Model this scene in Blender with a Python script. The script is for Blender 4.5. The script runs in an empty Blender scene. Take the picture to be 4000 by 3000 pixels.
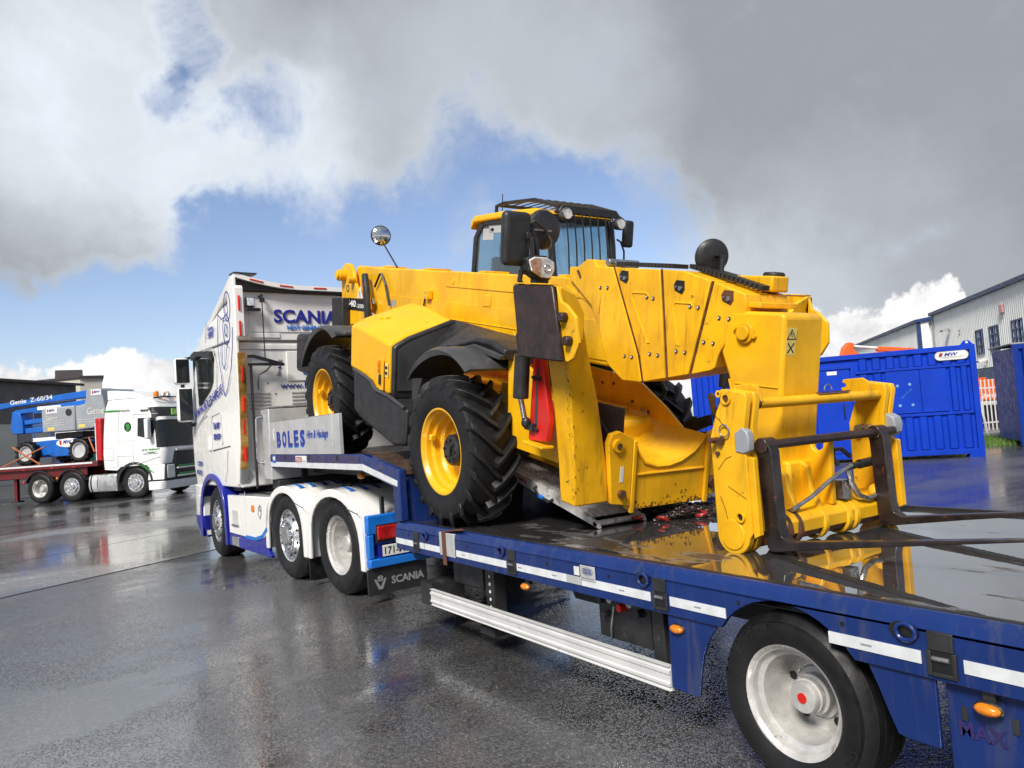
import bpy, math, random
from math import sin, cos, pi, radians, sqrt, atan2
from mathutils import Matrix, Vector
random.seed(7)
S = bpy.context.scene
COL = S.collection
# ------------------------------------------------------------------ camera
cam = bpy.data.cameras.new('camera')
camo = bpy.data.objects.new('camera', cam)
COL.objects.link(camo)
S.camera = camo
cam.sensor_fit = 'HORIZONTAL'
cam.sensor_width = 36.0
cam.lens = 27.0
cam.clip_start = 0.05
cam.clip_end = 3000
yaw, pitch, roll = radians(32.9), radians(2.66), radians(4.15)
cF = Vector((sin(yaw)*cos(pitch), cos(yaw)*cos(pitch), sin(pitch)))
cR0 = Vector((cos(yaw), -sin(yaw), 0))
cU0 = cR0.cross(cF)
cR = cos(roll)*cR0 - sin(roll)*cU0
cU = sin(roll)*cR0 + cos(roll)*cU0
mw = Matrix.Identity(4)
for i in range(3):
    mw[i][0], mw[i][1], mw[i][2] = cR[i], cU[i], -cF[i]
mw.translation = (-3.975, -2.21, 1.66)
camo.matrix_world = mw
# ------------------------------------------------------------------ exposure, engine
S.render.engine = 'CYCLES'
S.view_settings.view_transform = 'Standard'
S.view_settings.look = 'None'
S.view_settings.exposure = 0.62
S.view_settings.gamma = 1.0
S.view_settings.use_curve_mapping = False
S.cycles.use_denoising = True
S.cycles.max_bounces = 8
S.cycles.transparent_max_bounces = 12
S.cycles.caustics_reflective = False
S.cycles.caustics_refractive = False
# ------------------------------------------------------------------ sun
SUN_EL, SUN_AZ = radians(42), radians(236)      # azimuth clockwise from +Y
sd = Vector((sin(SUN_AZ)*cos(SUN_EL), cos(SUN_AZ)*cos(SUN_EL), sin(SUN_EL)))
sun = bpy.data.lights.new('sun', 'SUN')
sun.energy = 3.1
sun.angle = radians(16)
sun.color = (1.0, 0.94, 0.85)
suno = bpy.data.objects.new('sun', sun)
suno.rotation_euler = sd.to_track_quat('Z', 'Y').to_euler()
suno.location = (-20, -20, 30)
COL.objects.link(suno)
# ------------------------------------------------------------------ world: sky with broken cloud
W = bpy.data.worlds.new('World')
S.world = W
W.use_nodes = True
wt = W.node_tree
wt.nodes.clear()
def nd(t, typ, **kw):
    n = t.nodes.new(typ)
    for k, v in kw.items():
        setattr(n, k, v)
    return n
def lk(t, a, b):
    t.links.new(a, b)
def mth(t, op, a, b=None, c=None, clamp=False):
    n = nd(t, 'ShaderNodeMath', operation=op)
    n.use_clamp = clamp
    for i, v in enumerate((a, b, c)):
        if v is None: continue
        if isinstance(v, (int, float)): n.inputs[i].default_value = v
        else: lk(t, v, n.inputs[i])
    return n.outputs[0]
def mrange(t, v, a, b, c, d, smooth=True):
    n = nd(t, 'ShaderNodeMapRange')
    n.interpolation_type = 'SMOOTHSTEP' if smooth else 'LINEAR'
    n.clamp = True
    lk(t, v, n.inputs[0])
    for i, x in enumerate((a, b, c, d)): n.inputs[i+1].default_value = x
    return n.outputs[0]
def mixc(t, fac, a, b, blend='MIX'):
    n = nd(t, 'ShaderNodeMix', data_type='RGBA', blend_type=blend)
    if isinstance(fac, (int, float)): n.inputs[0].default_value = fac
    else: lk(t, fac, n.inputs[0])
    for i, v in ((6, a), (7, b)):
        if isinstance(v, (tuple, list)): n.inputs[i].default_value = (*v[:3], 1)
        else: lk(t, v, n.inputs[i])
    return n.outputs[2]
def noise(t, vec, scale, detail=4, rough=.55, dist=0.0):
    n = nd(t, 'ShaderNodeTexNoise')
    n.inputs['Scale'].default_value = scale
    n.inputs['Detail'].default_value = detail
    n.inputs['Roughness'].default_value = rough
    n.inputs['Distortion'].default_value = dist
    if vec is not None: lk(t, vec, n.inputs['Vector'])
    return n.outputs[0]
sky = nd(wt, 'ShaderNodeTexSky', sky_type='NISHITA')
sky.sun_disc = False
sky.sun_elevation = SUN_EL
sky.sun_rotation = SUN_AZ
sky.air_density = 1.0
sky.dust_density = 0.6
sky.ozone_density = 2.0
tc = nd(wt, 'ShaderNodeTexCoord')
nrm = nd(wt, 'ShaderNodeVectorMath', operation='NORMALIZE')
lk(wt, tc.outputs['Generated'], nrm.inputs[0])
D = nrm.outputs[0]
sep = nd(wt, 'ShaderNodeSeparateXYZ')
lk(wt, D, sep.inputs[0])
dz = mth(wt, 'ADD', mth(wt, 'MAXIMUM', sep.outputs[2], 0.0), 0.22)
pl = nd(wt, 'ShaderNodeCombineXYZ')
lk(wt, mth(wt, 'DIVIDE', sep.outputs[0], dz), pl.inputs[0])
lk(wt, mth(wt, 'DIVIDE', sep.outputs[1], dz), pl.inputs[1])
PV = pl.outputs[0]
wn_ = nd(wt, 'ShaderNodeTexNoise'); wn_.inputs['Scale'].default_value = 7.0; wn_.inputs['Detail'].default_value = 6; wn_.inputs['Roughness'].default_value = .6
lk(wt, D, wn_.inputs['Vector'])
w1 = nd(wt, 'ShaderNodeVectorMath', operation='SUBTRACT'); lk(wt, wn_.outputs['Color'], w1.inputs[0]); w1.inputs[1].default_value = (.5, .5, .5)
w2 = nd(wt, 'ShaderNodeVectorMath', operation='SCALE'); lk(wt, w1.outputs[0], w2.inputs[0]); w2.inputs['Scale'].default_value = .20
w3 = nd(wt, 'ShaderNodeVectorMath', operation='ADD'); lk(wt, D, w3.inputs[0]); lk(wt, w2.outputs[0], w3.inputs[1])
w4 = nd(wt, 'ShaderNodeVectorMath', operation='NORMALIZE'); lk(wt, w3.outputs[0], w4.inputs[0])
DW = w4.outputs[0]          # direction stirred by noise so that cloud edges are ragged
def bump(d, r0, r1, amp):          # soft patch of the sky around direction d, in degrees
    v = nd(wt, 'ShaderNodeVectorMath', operation='DOT_PRODUCT')
    lk(wt, DW, v.inputs[0])
    v.inputs[1].default_value = Vector(d).normalized()
    return mrange(wt, v.outputs['Value'], cos(radians(r1)), cos(radians(r0)), 0, amp)
def addall(vals):
    r = vals[0]
    for v in vals[1:]: r = mth(wt, 'ADD', r, v)
    return r
nA = noise(wt, PV, 1.3, 9, .58, .3)
nB = noise(wt, D, 6.0, 12, .66, .7)
nC = noise(wt, D, 15.0, 9, .62, .3)
# blue gaps between the clouds
gap = addall([bump((.339, .918, .190), 1, 10.5, .46), bump((.513, .822, .232), 1, 11, .42), bump((.645, .734, .205), 0, 10, .44),
              bump((.245, .955, .150), 1, 9, .46), bump((.11, .985, .124), 0, 6.0, .56), bump((-.02, .99, .116), 0, 5.5, .52), bump((.152, .9, .406), 0, 3.0, .24),
              bump((.25, .885, .385), 0, 4.0, .24), bump((.17, .87, .463), 0, 3.4, .28), bump((.60, .76, .13), 0, 8, .30),
              bump((-.7, .6, .35), 4, 30, .42), bump((.3, -.8, .4), 4, 34, .42), bump((.8, -.4, .5), 0, 25, .36), bump((-.3, -.3, .9), 0, 25, .3)])
cov = mth(wt, 'ADD', mth(wt, 'MULTIPLY', mth(wt, 'SUBTRACT', nA, .5), .6), mth(wt, 'MULTIPLY', mth(wt, 'SUBTRACT', nB, .5), .62))
cov = mth(wt, 'ADD', cov, mth(wt, 'MULTIPLY', mth(wt, 'SUBTRACT', nC, .5), .16))
dens = mth(wt, 'SUBTRACT', mth(wt, 'ADD', cov, .80), gap)
mask = mrange(wt, dens, .33, .70, 0, 1)
# cumulus heads low over the yard
elev = sep.outputs[2]
hump = mth(wt, 'ADD', mth(wt, 'MULTIPLY', mth(wt, 'SUBTRACT', noise(wt, D, 11.0, 6, .55), .5), .16), mth(wt, 'MULTIPLY', mth(wt, 'SUBTRACT', nC, .5), .10))
cum = mrange(wt, mth(wt, 'SUBTRACT', mth(wt, 'ADD', hump, .106), elev), 0, .012, 0, 1)
# brightness of the cloud
br = addall([bump((.12, .925, .33), 2, 17, .30), bump((.02, .93, .34), 2, 14, .14), bump((.26, .915, .31), 0, 9, .12), bump((.5, .78, .37), 2, 16, .18), bump((.78, .62, .09), 0, 10, .16), bump((-.6, -.5, .6), 5, 45, .34),
             bump((.04, .975, .19), 1, 9, -.16), bump((-.06, .985, .17), 1, 9, -.10), bump((.15, .97, .185), 1, 7, -.08), bump((.80, .55, .12), 2, 14, .10)])
bl = mth(wt, 'ADD', mth(wt, 'ADD', br, .40), mth(wt, 'MULTIPLY', mth(wt, 'SUBTRACT', nB, .5), mth(wt, 'ADD', mth(wt, 'MULTIPLY', mth(wt, 'MAXIMUM', br, 0.0), .7), .07)))
bl = mth(wt, 'ADD', bl, mth(wt, 'MULTIPLY', mth(wt, 'SUBTRACT', nA, .5), .12))
bl = mth(wt, 'ADD', bl, mrange(wt, dens, .5, .8, .10, -.03))
bl = mth(wt, 'ADD', bl, mth(wt, 'MULTIPLY', mth(wt, 'SUBTRACT', nC, .5), mth(wt, 'MULTIPLY', br, .55)))
bl = mth(wt, 'MINIMUM', mth(wt, 'MAXIMUM', bl, .24), .92)
cc = nd(wt, 'ShaderNodeCombineColor')
lk(wt, mth(wt, 'MULTIPLY', bl, 6.2), cc.inputs[0])
lk(wt, mth(wt, 'MULTIPLY', bl, 6.65), cc.inputs[1])
lk(wt, mth(wt, 'MULTIPLY', bl, 7.2), cc.inputs[2])
cb = mth(wt, 'MINIMUM', mth(wt, 'ADD', mth(wt, 'MULTIPLY', nC, .9), mth(wt, 'ADD', mth(wt, 'MULTIPLY', hump, 1.2), .26)), .86)
cu = nd(wt, 'ShaderNodeCombineColor')
for i, k in enumerate((8.6, 8.55, 8.6)): lk(wt, mth(wt, 'MULTIPLY', cb, k), cu.inputs[i])
skyc = mixc(wt, 1.0, sky.outputs[0], (1.0, .92, .96), 'MULTIPLY')
skyc = mixc(wt, mask, skyc, cc.outputs[0])
skyc = mixc(wt, cum, skyc, cu.outputs[0])
bg = nd(wt, 'ShaderNodeBackground')
bg.inputs[1].default_value = .1
lk(wt, skyc, bg.inputs[0])
wo = nd(wt, 'ShaderNodeOutputWorld')
lk(wt, bg.outputs[0], wo.inputs[0])

# ------------------------------------------------------------------ materials
MATS = {}
def mat(name, col, rough=.5, metal=0.0, var=.12, vscale=3.0, rvar=.12, dirt=None, bump=0.0, bscale=40.0, coat=0.0, emis=None, drops=0.0, trans=0.0, spec=.5, streak=None):
    if name in MATS: return MATS[name]
    m = bpy.data.materials.new(name)
    m.use_nodes = True
    t = m.node_tree
    b = t.nodes['Principled BSDF']
    tcn = nd(t, 'ShaderNodeTexCoord')
    v = tcn.outputs['Object']
    n1 = noise(t, v, vscale, 6, .6)
    dark = tuple(c*(1-var) for c in col[:3]); light = tuple(min(1, c*(1+var*.6)) for c in col[:3])
    c = mixc(t, mrange(t, n1, .35, .65, 0, 1), dark, light)
    r = mrange(t, noise(t, v, vscale*2.3+1, 5, .6), .3, .7, max(.02, rough-rvar), min(1, rough+rvar))
    if dirt:
        dc, thr, dsc, amt = dirt
        dn = noise(t, v, dsc, 8, .68, .4)
        dm = mrange(t, dn, thr, thr+.07, 0, amt)
        c = mixc(t, dm, c, dc)
        r = mth(t, 'MAXIMUM', r, mth(t, 'MULTIPLY', dm, .7))
    if streak:           # run-down grime, stretched along the height of the part
        sc_, sthr, samt = streak
        mpp = nd(t, 'ShaderNodeMapping'); mpp.inputs['Scale'].default_value = (7, 7, .9); lk(t, v, mpp.inputs[0])
        sm = mth(t, 'MULTIPLY', mrange(t, noise(t, mpp.outputs[0], 2.0, 7, .65, .3), sthr, sthr+.16, 0, samt), mrange(t, noise(t, v, 1.3, 4, .6), .38, .62, .15, 1))
        c = mixc(t, sm, c, sc_)
    lk(t, c, b.inputs['Base Color'])
    lk(t, r, b.inputs['Roughness'])
    b.inputs['Metallic'].default_value = metal
    b.inputs['Coat Weight'].default_value = coat
    b.inputs['Coat Roughness'].default_value = .08
    b.inputs['Specular IOR Level'].default_value = spec
    if trans: b.inputs['Transmission Weight'].default_value = trans
    if emis:
        b.inputs['Emission Color'].default_value = (*emis[:3], 1)
        b.inputs['Emission Strength'].default_value = emis[3]
    if bump or drops:
        bn = nd(t, 'ShaderNodeBump')
        bn.inputs['Distance'].default_value = .01
        h = noise(t, v, bscale, 4, .6)
        bn.inputs['Strength'].default_value = bump
        if drops:
            vo = nd(t, 'ShaderNodeTexVoronoi'); vo.inputs['Scale'].default_value = 90
            lk(t, v, vo.inputs['Vector'])
            h = mrange(t, vo.outputs['Distance'], .0, .32, 1, 0)
            bn.inputs['Strength'].default_value = drops
            bn.inputs['Distance'].default_value = .004
        lk(t, h, bn.inputs['Height'])
        lk(t, bn.outputs[0], b.inputs['Normal'])
    MATS[name] = m
    return m
def M(n): return MATS[n]
mat('yellow', (.88, .47, .008), .34, dirt=((.10, .055, .02), .735, 14, .85), spec=.32, coat=.12, var=.16, vscale=2.4, streak=((.36, .17, .012), .50, .42))
mat('yellow_worn', (.86, .455, .009), .42, dirt=((.085, .045, .02), .635, 11, .9), spec=.32, coat=.06, var=.16, vscale=3, streak=((.22, .10, .012), .50, .5))
mat('yellow_rim', (.85, .45, .008), .36, dirt=((.2, .1, .02), .72, 12, .7), coat=.2)
mat('yellow_plastic', (.88, .46, .009), .38, var=.06, coat=.06, spec=.32)
mat('black_plastic', (.019, .0195, .022), .48, var=.3, vscale=9, rvar=.12, drops=.25)
mat('grey_plastic', (.055, .056, .060), .42, var=.25, vscale=4, dirt=((.16, .12, .08), .62, 5, .5), drops=.2)
mat('rubber', (.009, .009, .010), .50, spec=.35, var=.35, vscale=6, dirt=((.04, .037, .034), .62, 9, .5), bump=.15, bscale=60)
mat('rubber_lug', (.013, .013, .014), .38, spec=.4, var=.35, vscale=8, dirt=((.05, .046, .042), .66, 14, .4))
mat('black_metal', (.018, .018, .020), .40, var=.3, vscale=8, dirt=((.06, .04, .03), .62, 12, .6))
mat('dark_frame', (.022, .022, .024), .55, var=.4, vscale=5, dirt=((.09, .08, .07), .6, 6, .5))
mat('brown_steel', (.030, .014, .011), .36, var=.5, vscale=7, dirt=((.20, .17, .15), .70, 22, .6))
mat('fork_steel', (.020, .013, .012), .34, var=.6, vscale=6, dirt=((.14, .045, .03), .60, 9, .7))
mat('rust', (.10, .04, .018), .6, var=.5, vscale=12)
mat('red_paint', (.62, .016, .010), .38, dirt=((.1, .02, .02), .72, 20, .8))
mat('chrome', (.62, .63, .65), .16, metal=1.0)
mat('steel', (.42, .42, .42), .34, metal=.9, var=.25, vscale=12, dirt=((.10, .08, .06), .62, 15, .7))
mat('glass', (.62, .80, .84), .03, var=.05, trans=.92, drops=.10)
mat('glass_dark', (.012, .016, .018), .05, var=.2)
mat('mirror_glass', (.55, .58, .6), .04, metal=1.0)
mat('lamp_glass', (.78, .78, .78), .10, metal=.35, var=.3, vscale=25)
mat('lamp_orange', (.75, .22, .012), .22, var=.2, vscale=30)
mat('lamp_red', (.42, .012, .012), .22, var=.3, vscale=20)
mat('decal_white', (.75, .76, .75), .45)
mat('decal_black', (.01, .01, .01), .4)
mat('decal_yellow', (.80, .62, .16), .45)
mat('rail_blue', (.008, .028, .150), .30, streak=((.075, .078, .10), .50, .42), spec=.35, coat=.15, var=.12, dirt=((.06, .07, .14), .66, 7, .5), drops=.12)
mat('rail_purple', (.030, .020, .110), .38, coat=.2, var=.2)
mat('reflector_white', (.70, .73, .76), .38, var=.10, vscale=10, dirt=((.25, .26, .28), .66, 18, .6))
mat('alu', (.52, .53, .54), .36, metal=.75, var=.14, vscale=4, dirt=((.28, .28, .28), .62, 8, .5))
mat('alu_paint', (.55, .56, .575), .38, metal=.25, var=.10, vscale=3, dirt=((.36, .36, .36), .62, 5, .5))
mat('wheel_silver', (.60, .59, .57), .34, metal=.35, var=.18, vscale=9, dirt=((.16, .13, .10), .60, 12, .6))
mat('wheel_alloy', (.74, .74, .75), .20, metal=.95, var=.15, vscale=9)
mat('truck_white', (.87, .87, .86), .22, coat=.5, var=.015, streak=((.58, .57, .54), .54, .22))
mat('truck_white_b', (.84, .84, .84), .28, coat=.4, var=.05)
mat('truck_blue', (.012, .020, .30), .28, coat=.4)
mat('truck_sky', (.010, .17, .66), .32, coat=.3, var=.1)
mat('text_blue', (.012, .022, .27), .4)
mat('text_sky', (.012, .16, .62), .4)
mat('text_grey', (.30, .31, .33), .4)
mat('seam', (.05, .05, .055), .7)
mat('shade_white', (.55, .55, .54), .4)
mat('red_truck', (.12, .006, .010), .4, dirt=((.05, .02, .02), .6, 3, .7))
mat('red_bright', (.50, .010, .014), .35)
mat('lift_blue', (.006, .12, .50), .36, var=.12, dirt=((.05, .08, .14), .66, 4, .6))
mat('lift_grey', (.30, .325, .36), .45, var=.08)
mat('green_paint', (.010, .18, .14), .5)
mat('text_green', (.03, .28, .05), .4)
mat('lime', (.22, .55, .05), .4)
mat('cont_blue', (.001, .040, .46), .5, spec=.22, var=.10, vscale=1.2, dirt=((.10, .2, .55), .72, 5, .5))
mat('cont_navy', (.002, .030, .27), .5, spec=.22, var=.12)
mat('cladding', (.84, .86, .84), .5, var=.06, vscale=.4)
mat('cladding_trim', (.015, .04, .14), .45)
mat('block_grey', (.32, .33, .34), .8, var=.15, vscale=2)
mat('build_grey', (.105, .10, .105), .6, var=.10, vscale=.2)
mat('build_cream', (.55, .53, .46), .75, var=.08, vscale=.3)
mat('roof_dark', (.05, .04, .045), .6)
mat('window_far', (.05, .065, .08), .08)
mat('orange', (.78, .13, .018), .4, var=.1)
mat('fence_white', (.66, .66, .66), .5)
mat('timber', (.30, .31, .25), .75, var=.25, vscale=9)
mat('strap', (.13, .05, .03), .8)
mat('strap_orange', (.45, .13, .04), .8)
mat('chain_steel', (.060, .042, .042), .42, metal=.4, var=.5, vscale=20)
mat('trunk', (.06, .05, .04), .9)
mat('leaf', (.045, .07, .03), .7, var=.4)

# ------------------------------------------------------------------ mesh helpers
class MB:
    def __init__(s, Mx=None):
        s.v = []; s.f = []; s.M = Mx
    def raw(s, vs, fs, Mx=None):
        o = len(s.v)
        for p in vs:
            p = Vector(p)
            if Mx is not None: p = Mx @ p
            if s.M is not None: p = s.M @ p
            s.v.append(p)
        s.f += [tuple(i+o for i in f) for f in fs]
        return s
    def box(s, x0, x1, y0, y1, z0, z1, Mx=None):
        vs = [(x, y, z) for x in (x0, x1) for y in (y0, y1) for z in (z0, z1)]
        return s.raw(vs, [(0,1,3,2),(4,6,7,5),(0,4,5,1),(2,3,7,6),(0,2,6,4),(1,5,7,3)], Mx)
    def prism(s, ax, poly, a, b, Mx=None):
        n = len(poly)
        def P(u, w, h): return (h, u, w) if ax == 'x' else ((u, h, w) if ax == 'y' else (u, w, h))
        vs = [P(u, w, a) for u, w in poly] + [P(u, w, b) for u, w in poly]
        fs = [tuple(range(n))[::-1], tuple(range(n, 2*n))] + [(i, (i+1) % n, n+(i+1) % n, n+i) for i in range(n)]
        return s.raw(vs, fs, Mx)
    def loft(s, rings, closed=True, cap=True, Mx=None):
        n = len(rings[0]); vs = [p for r in rings for p in r]; fs = []
        for k in range(len(rings)-1):
            for i in range(n if closed else n-1):
                j = (i+1) % n
                fs.append((k*n+i, k*n+j, (k+1)*n+j, (k+1)*n+i))
        if cap and closed:
            fs.append(tuple(range(n))[::-1]); m = (len(rings)-1)*n
            fs.append(tuple(range(m, m+n)))
        return s.raw(vs, fs, Mx)
    def lathe(s, prof, c=(0, 0, 0), ax='x', n=40, Mx=None, closed=False):
        rings = []
        for r, h in prof:
            ring = []
            for i in range(n):
                a = 2*pi*i/n
                u, w = r*cos(a), r*sin(a)
                p = (h, u, w) if ax == 'x' else ((u, h, w) if ax == 'y' else (u, w, h))
                ring.append((p[0]+c[0], p[1]+c[1], p[2]+c[2]))
            rings.append(ring)
        if closed: rings.append(rings[0])
        return s.loft(rings, True, not closed and prof[0][0] < .01 and prof[-1][0] < .01, Mx)
    def cyl(s, p, q, r, r2=None, n=14, Mx=None):
        p, q = Vector(p), Vector(q); d = (q-p)
        t = d.normalized(); a = t.orthogonal().normalized(); b = t.cross(a)
        r2 = r if r2 is None else r2
        R = lambda c, rr: [c + rr*(cos(2*pi*i/n)*a + sin(2*pi*i/n)*b) for i in range(n)]
        return s.loft([R(p, r), R(q, r2)], True, True, Mx)
    def tube(s, pts, r, n=8, Mx=None, cyc=False):
        pts = [Vector(p) for p in pts]; rings = []; up = None
        for i, p in enumerate(pts):
            if cyc: t = pts[(i+1) % len(pts)] - pts[i-1]
            else: t = pts[min(i+1, len(pts)-1)] - pts[max(i-1, 0)]
            t.normalize()
            a = t.orthogonal().normalized() if up is None else (up - t*up.dot(t)).normalized()
            up = a; b = t.cross(a)
            rr = r[i] if isinstance(r, (list, tuple)) else r
            rings.append([p + rr*(cos(2*pi*k/n)*a + sin(2*pi*k/n)*b) for k in range(n)])
        if cyc: rings.append(rings[0])
        return s.loft(rings, True, not cyc, Mx)
    def ell(s, c, rx, ry, rz, n=14, m=8, Mx=None):
        rings = []
        for k in range(1, m):
            a = pi*k/m
            rings.append([(c[0]+rx*sin(a)*cos(2*pi*i/n), c[1]+ry*sin(a)*sin(2*pi*i/n), c[2]+rz*cos(a)) for i in range(n)])
        return s.loft(rings, True, True, Mx)
    def build(s, name, m, parent=None, bevel=0.0, seg=2, smooth=True, ang=32, label=None, kind=None):
        me = bpy.data.meshes.new(name)
        me.from_pydata([tuple(p) for p in s.v], [], s.f)
        me.validate()
        bm_fix(me)
        if smooth:
            me.polygons.foreach_set('use_smooth', [True]*len(me.polygons))
            me.set_sharp_from_angle(angle=radians(ang))
        o = bpy.data.objects.new(name, me)
        COL.objects.link(o)
        me.materials.append(M(m) if isinstance(m, str) else m)
        if parent: o.parent = parent
        if bevel:
            md = o.modifiers.new('bevel', 'BEVEL'); md.width = bevel; md.segments = seg
            md.limit_method = 'ANGLE'; md.angle_limit = radians(40)
        if label: o['label'] = label
        if kind: o['kind'] = kind
        return o
import bmesh
def bm_fix(me):
    b = bmesh.new(); b.from_mesh(me)
    bmesh.ops.recalc_face_normals(b, faces=b.faces)
    b.to_mesh(me); b.free()
def tag(o, label, cat, group=None, kind=None):
    o['label'] = label
    if cat: o['category'] = cat
    if group: o['group'] = group
    if kind: o['kind'] = kind
    return o
def thing(name, label, cat, Mx=None, group=None):
    o = bpy.data.objects.new(name, None); COL.objects.link(o)
    o.empty_display_size = .3
    if Mx is not None: o.matrix_world = Mx
    return tag(o, label, cat, group)
def Box(name, m, parent, *b, bevel=.006, **kw): return MB().box(*b).build(name, m, parent, bevel=bevel, **kw)
def frame(o, x, y, z=(0, 0, 1)):
    m = Matrix.Identity(4)
    for i in range(3): m[i][0], m[i][1], m[i][2], m[i][3] = x[i], y[i], z[i], o[i]
    return m
def copy_tree(o, parent=None):
    c = o.copy(); COL.objects.link(c); c.parent = parent
    for ch in list(o.children): copy_tree(ch, c)
    return c
# lettering: real outline geometry from the built-in font
TXT = {}
def txt_mesh(s, bold=0.0, ext=.004, shear=0.0):
    k = (s, bold, ext, shear)
    if k not in TXT:
        cu_ = bpy.data.curves.new('lettering', 'FONT'); cu_.body = s; cu_.size = 1.0
        cu_.offset = bold; cu_.extrude = ext; cu_.shear = shear; cu_.resolution_u = 3
        o = bpy.data.objects.new('lettering', cu_); COL.objects.link(o)
        dg = bpy.context.evaluated_depsgraph_get()
        me = bpy.data.meshes.new_from_object(o.evaluated_get(dg))
        vs = [tuple(v.co) for v in me.vertices]; fs = [tuple(p.vertices) for p in me.polygons]
        bpy.data.objects.remove(o); bpy.data.curves.remove(cu_); bpy.data.meshes.remove(me)
        TXT[k] = (vs, fs)
    return TXT[k]
def text(s, m, parent, org, xd, ud, height, width=None, bold=.012, ext=.004, shear=0.0, name='lettering'):
    """lettering with its lower left at org, running along xd, cap height and total width given in metres"""
    vs, fs = txt_mesh(s, bold, .01, shear)
    x0 = min(v[0] for v in vs); x1 = max(v[0] for v in vs); y0 = min(v[1] for v in vs); y1 = max(v[1] for v in vs)
    sy = height/(y1-y0); sx = sy if width is None else width/(x1-x0)
    X = Vector(xd).normalized(); U = Vector(ud).normalized(); Nn = X.cross(U)
    o = Vector(org)
    P = [o + X*((v[0]-x0)*sx) + U*((v[1]-y0)*sy) + Nn*((v[2]+.01)/.02*ext) for v in vs]
    return MB().raw(P, fs).build(name, m, parent, smooth=False)
def arc(cy, cz, r, a0, a1, n):
    return [(cy+r*cos(radians(a0+(a1-a0)*i/n)), cz+r*sin(radians(a0+(a1-a0)*i/n))) for i in range(n+1)]
def ribbon(pts, ax, h, w, t=.004):
    """flat painted line through 2D points (in the plane normal to ax at height h)"""
    mb = MB()
    for (a, b), (c, d) in zip(pts[:-1], pts[1:]):
        L = max(1e-6, sqrt((c-a)**2+(d-b)**2)); nx, ny = -(d-b)/L*w/2, (c-a)/L*w/2
        ex, ey = (c-a)/L*w*.3, (d-b)/L*w*.3
        mb.prism(ax, [(a-ex+nx, b-ey+ny), (a-ex-nx, b-ey-ny), (c+ex-nx, d+ey-ny), (c+ex+nx, d+ey+ny)], h, h+t)
    return mb
# ------------------------------------------------------------------ wheels (axle along local x, outer face towards side*x)
def road_wheel(parent, loc, R, rr, Wd, side, style, rot=0.0, name='wheel'):
    sx = side
    mb = MB()
    if style == 'deep':
        dp = -.06
        prof = [(r, h if h > -.1 else h+dp) for r, h in [(rr-.012, -.02), (rr, -.004), (rr+.008, 0), (rr+.008, -.012), (rr-.016, -.02), (rr-.022, -.045), (rr-.044, -.056), (rr-.047, -.085), (rr-.047, -.098), (rr-.068, -.105), (rr-.074, -.138), (rr*.50, -.134), (rr*.47, -.120), (rr*.47, -.125), (.001, -.125)]]
    else:
        prof = [(rr+.008, -.012), (rr+.008, 0), (rr-.008, -.004), (rr-.022, -.03), (rr-.05, -.028), (rr*.70, .022), (rr*.63, .026), (rr*.60, .018), (rr*.55, .018), (.001, .018)]
    mb.lathe([(r, sx*h) for r, h in prof], n=48)
    w = mb.build(name, 'wheel_silver' if style == 'deep' else 'wheel_alloy', parent, ang=38)
    w.location = loc
    w.rotation_euler = (0, 0, rot)
    hw = Wd
    tp = [(rr-.01, -.03), (rr+.012, .002), (rr+.03, .012), (rr+(R-rr)*.45, .024), (rr+(R-rr)*.72, .020), (R-.035, .004), (R-.012, -.018), (R-.004, -.035)]
    # circumferential grooves
    xs = [-.05, -.06, -.062, -.075, -.077]
    t2 = []
    k = 4
    for i in range(k):
        a = -.04-(hw-.06)*i/k; b = -.04-(hw-.06)*(i+1)/k
        t2 += [(R, a), (R, b+.014), (R-.012, b+.012), (R-.012, b+.002)]
    t2 += [(R-.004, -hw+.01), (R-.04, -hw), (rr, -hw+.02), (rr-.03, -hw+.03)]
    MB().lathe([(r, sx*h) for r, h in tp+t2], n=56, closed=True).build('tyre', 'rubber', w, ang=25)
    # hub, nuts, hand holes
    hb = MB()
    if style == 'deep':
        hb.lathe([(r, sx*h) for r, h in [(.001, -.075), (rr*.27, -.075), (rr*.29, -.085), (rr*.29, -.11), (rr*.32, -.112), (rr*.32, -.14), (rr*.37, -.145), (rr*.37, -.19), (.001, -.19)]], n=32)
    else:
        hb.lathe([(r, sx*h) for r, h in [(.001, .058), (rr*.34, .058), (rr*.40, .045), (rr*.42, .02), (.001, .02)]], n=32)
    hb.build('hub', 'wheel_silver' if style == 'deep' else 'wheel_alloy', w, ang=30)
    nb = MB()
    for i in range(10):
        a = 2*pi*i/10
        if style != 'deep':
            c = (0, rr*.52*cos(a), rr*.52*sin(a))
            nb.cyl((sx*.018, c[1], c[2]), (sx*.05, c[1], c[2]), .017, .013, n=6)
            c = (0, rr*.80*cos(a+.3), rr*.80*sin(a+.3))
            MB().cyl((sx*-.01, c[1], c[2]), (sx*.004, c[1], c[2]), .014, n=8).build('hand_hole', 'decal_black', w)
        elif i % 2 == 0:
            c = (0, rr*.585*cos(a+.3), rr*.585*sin(a+.3))
            MB().cyl((sx*-.21, c[1], c[2]), (sx*-.1925, c[1], c[2]), rr*.085, n=16).build('hand_hole', 'decal_black', w)
    if nb.v: nb.build('wheel_nuts', 'chrome', w, kind='stuff')
    return w
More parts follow.
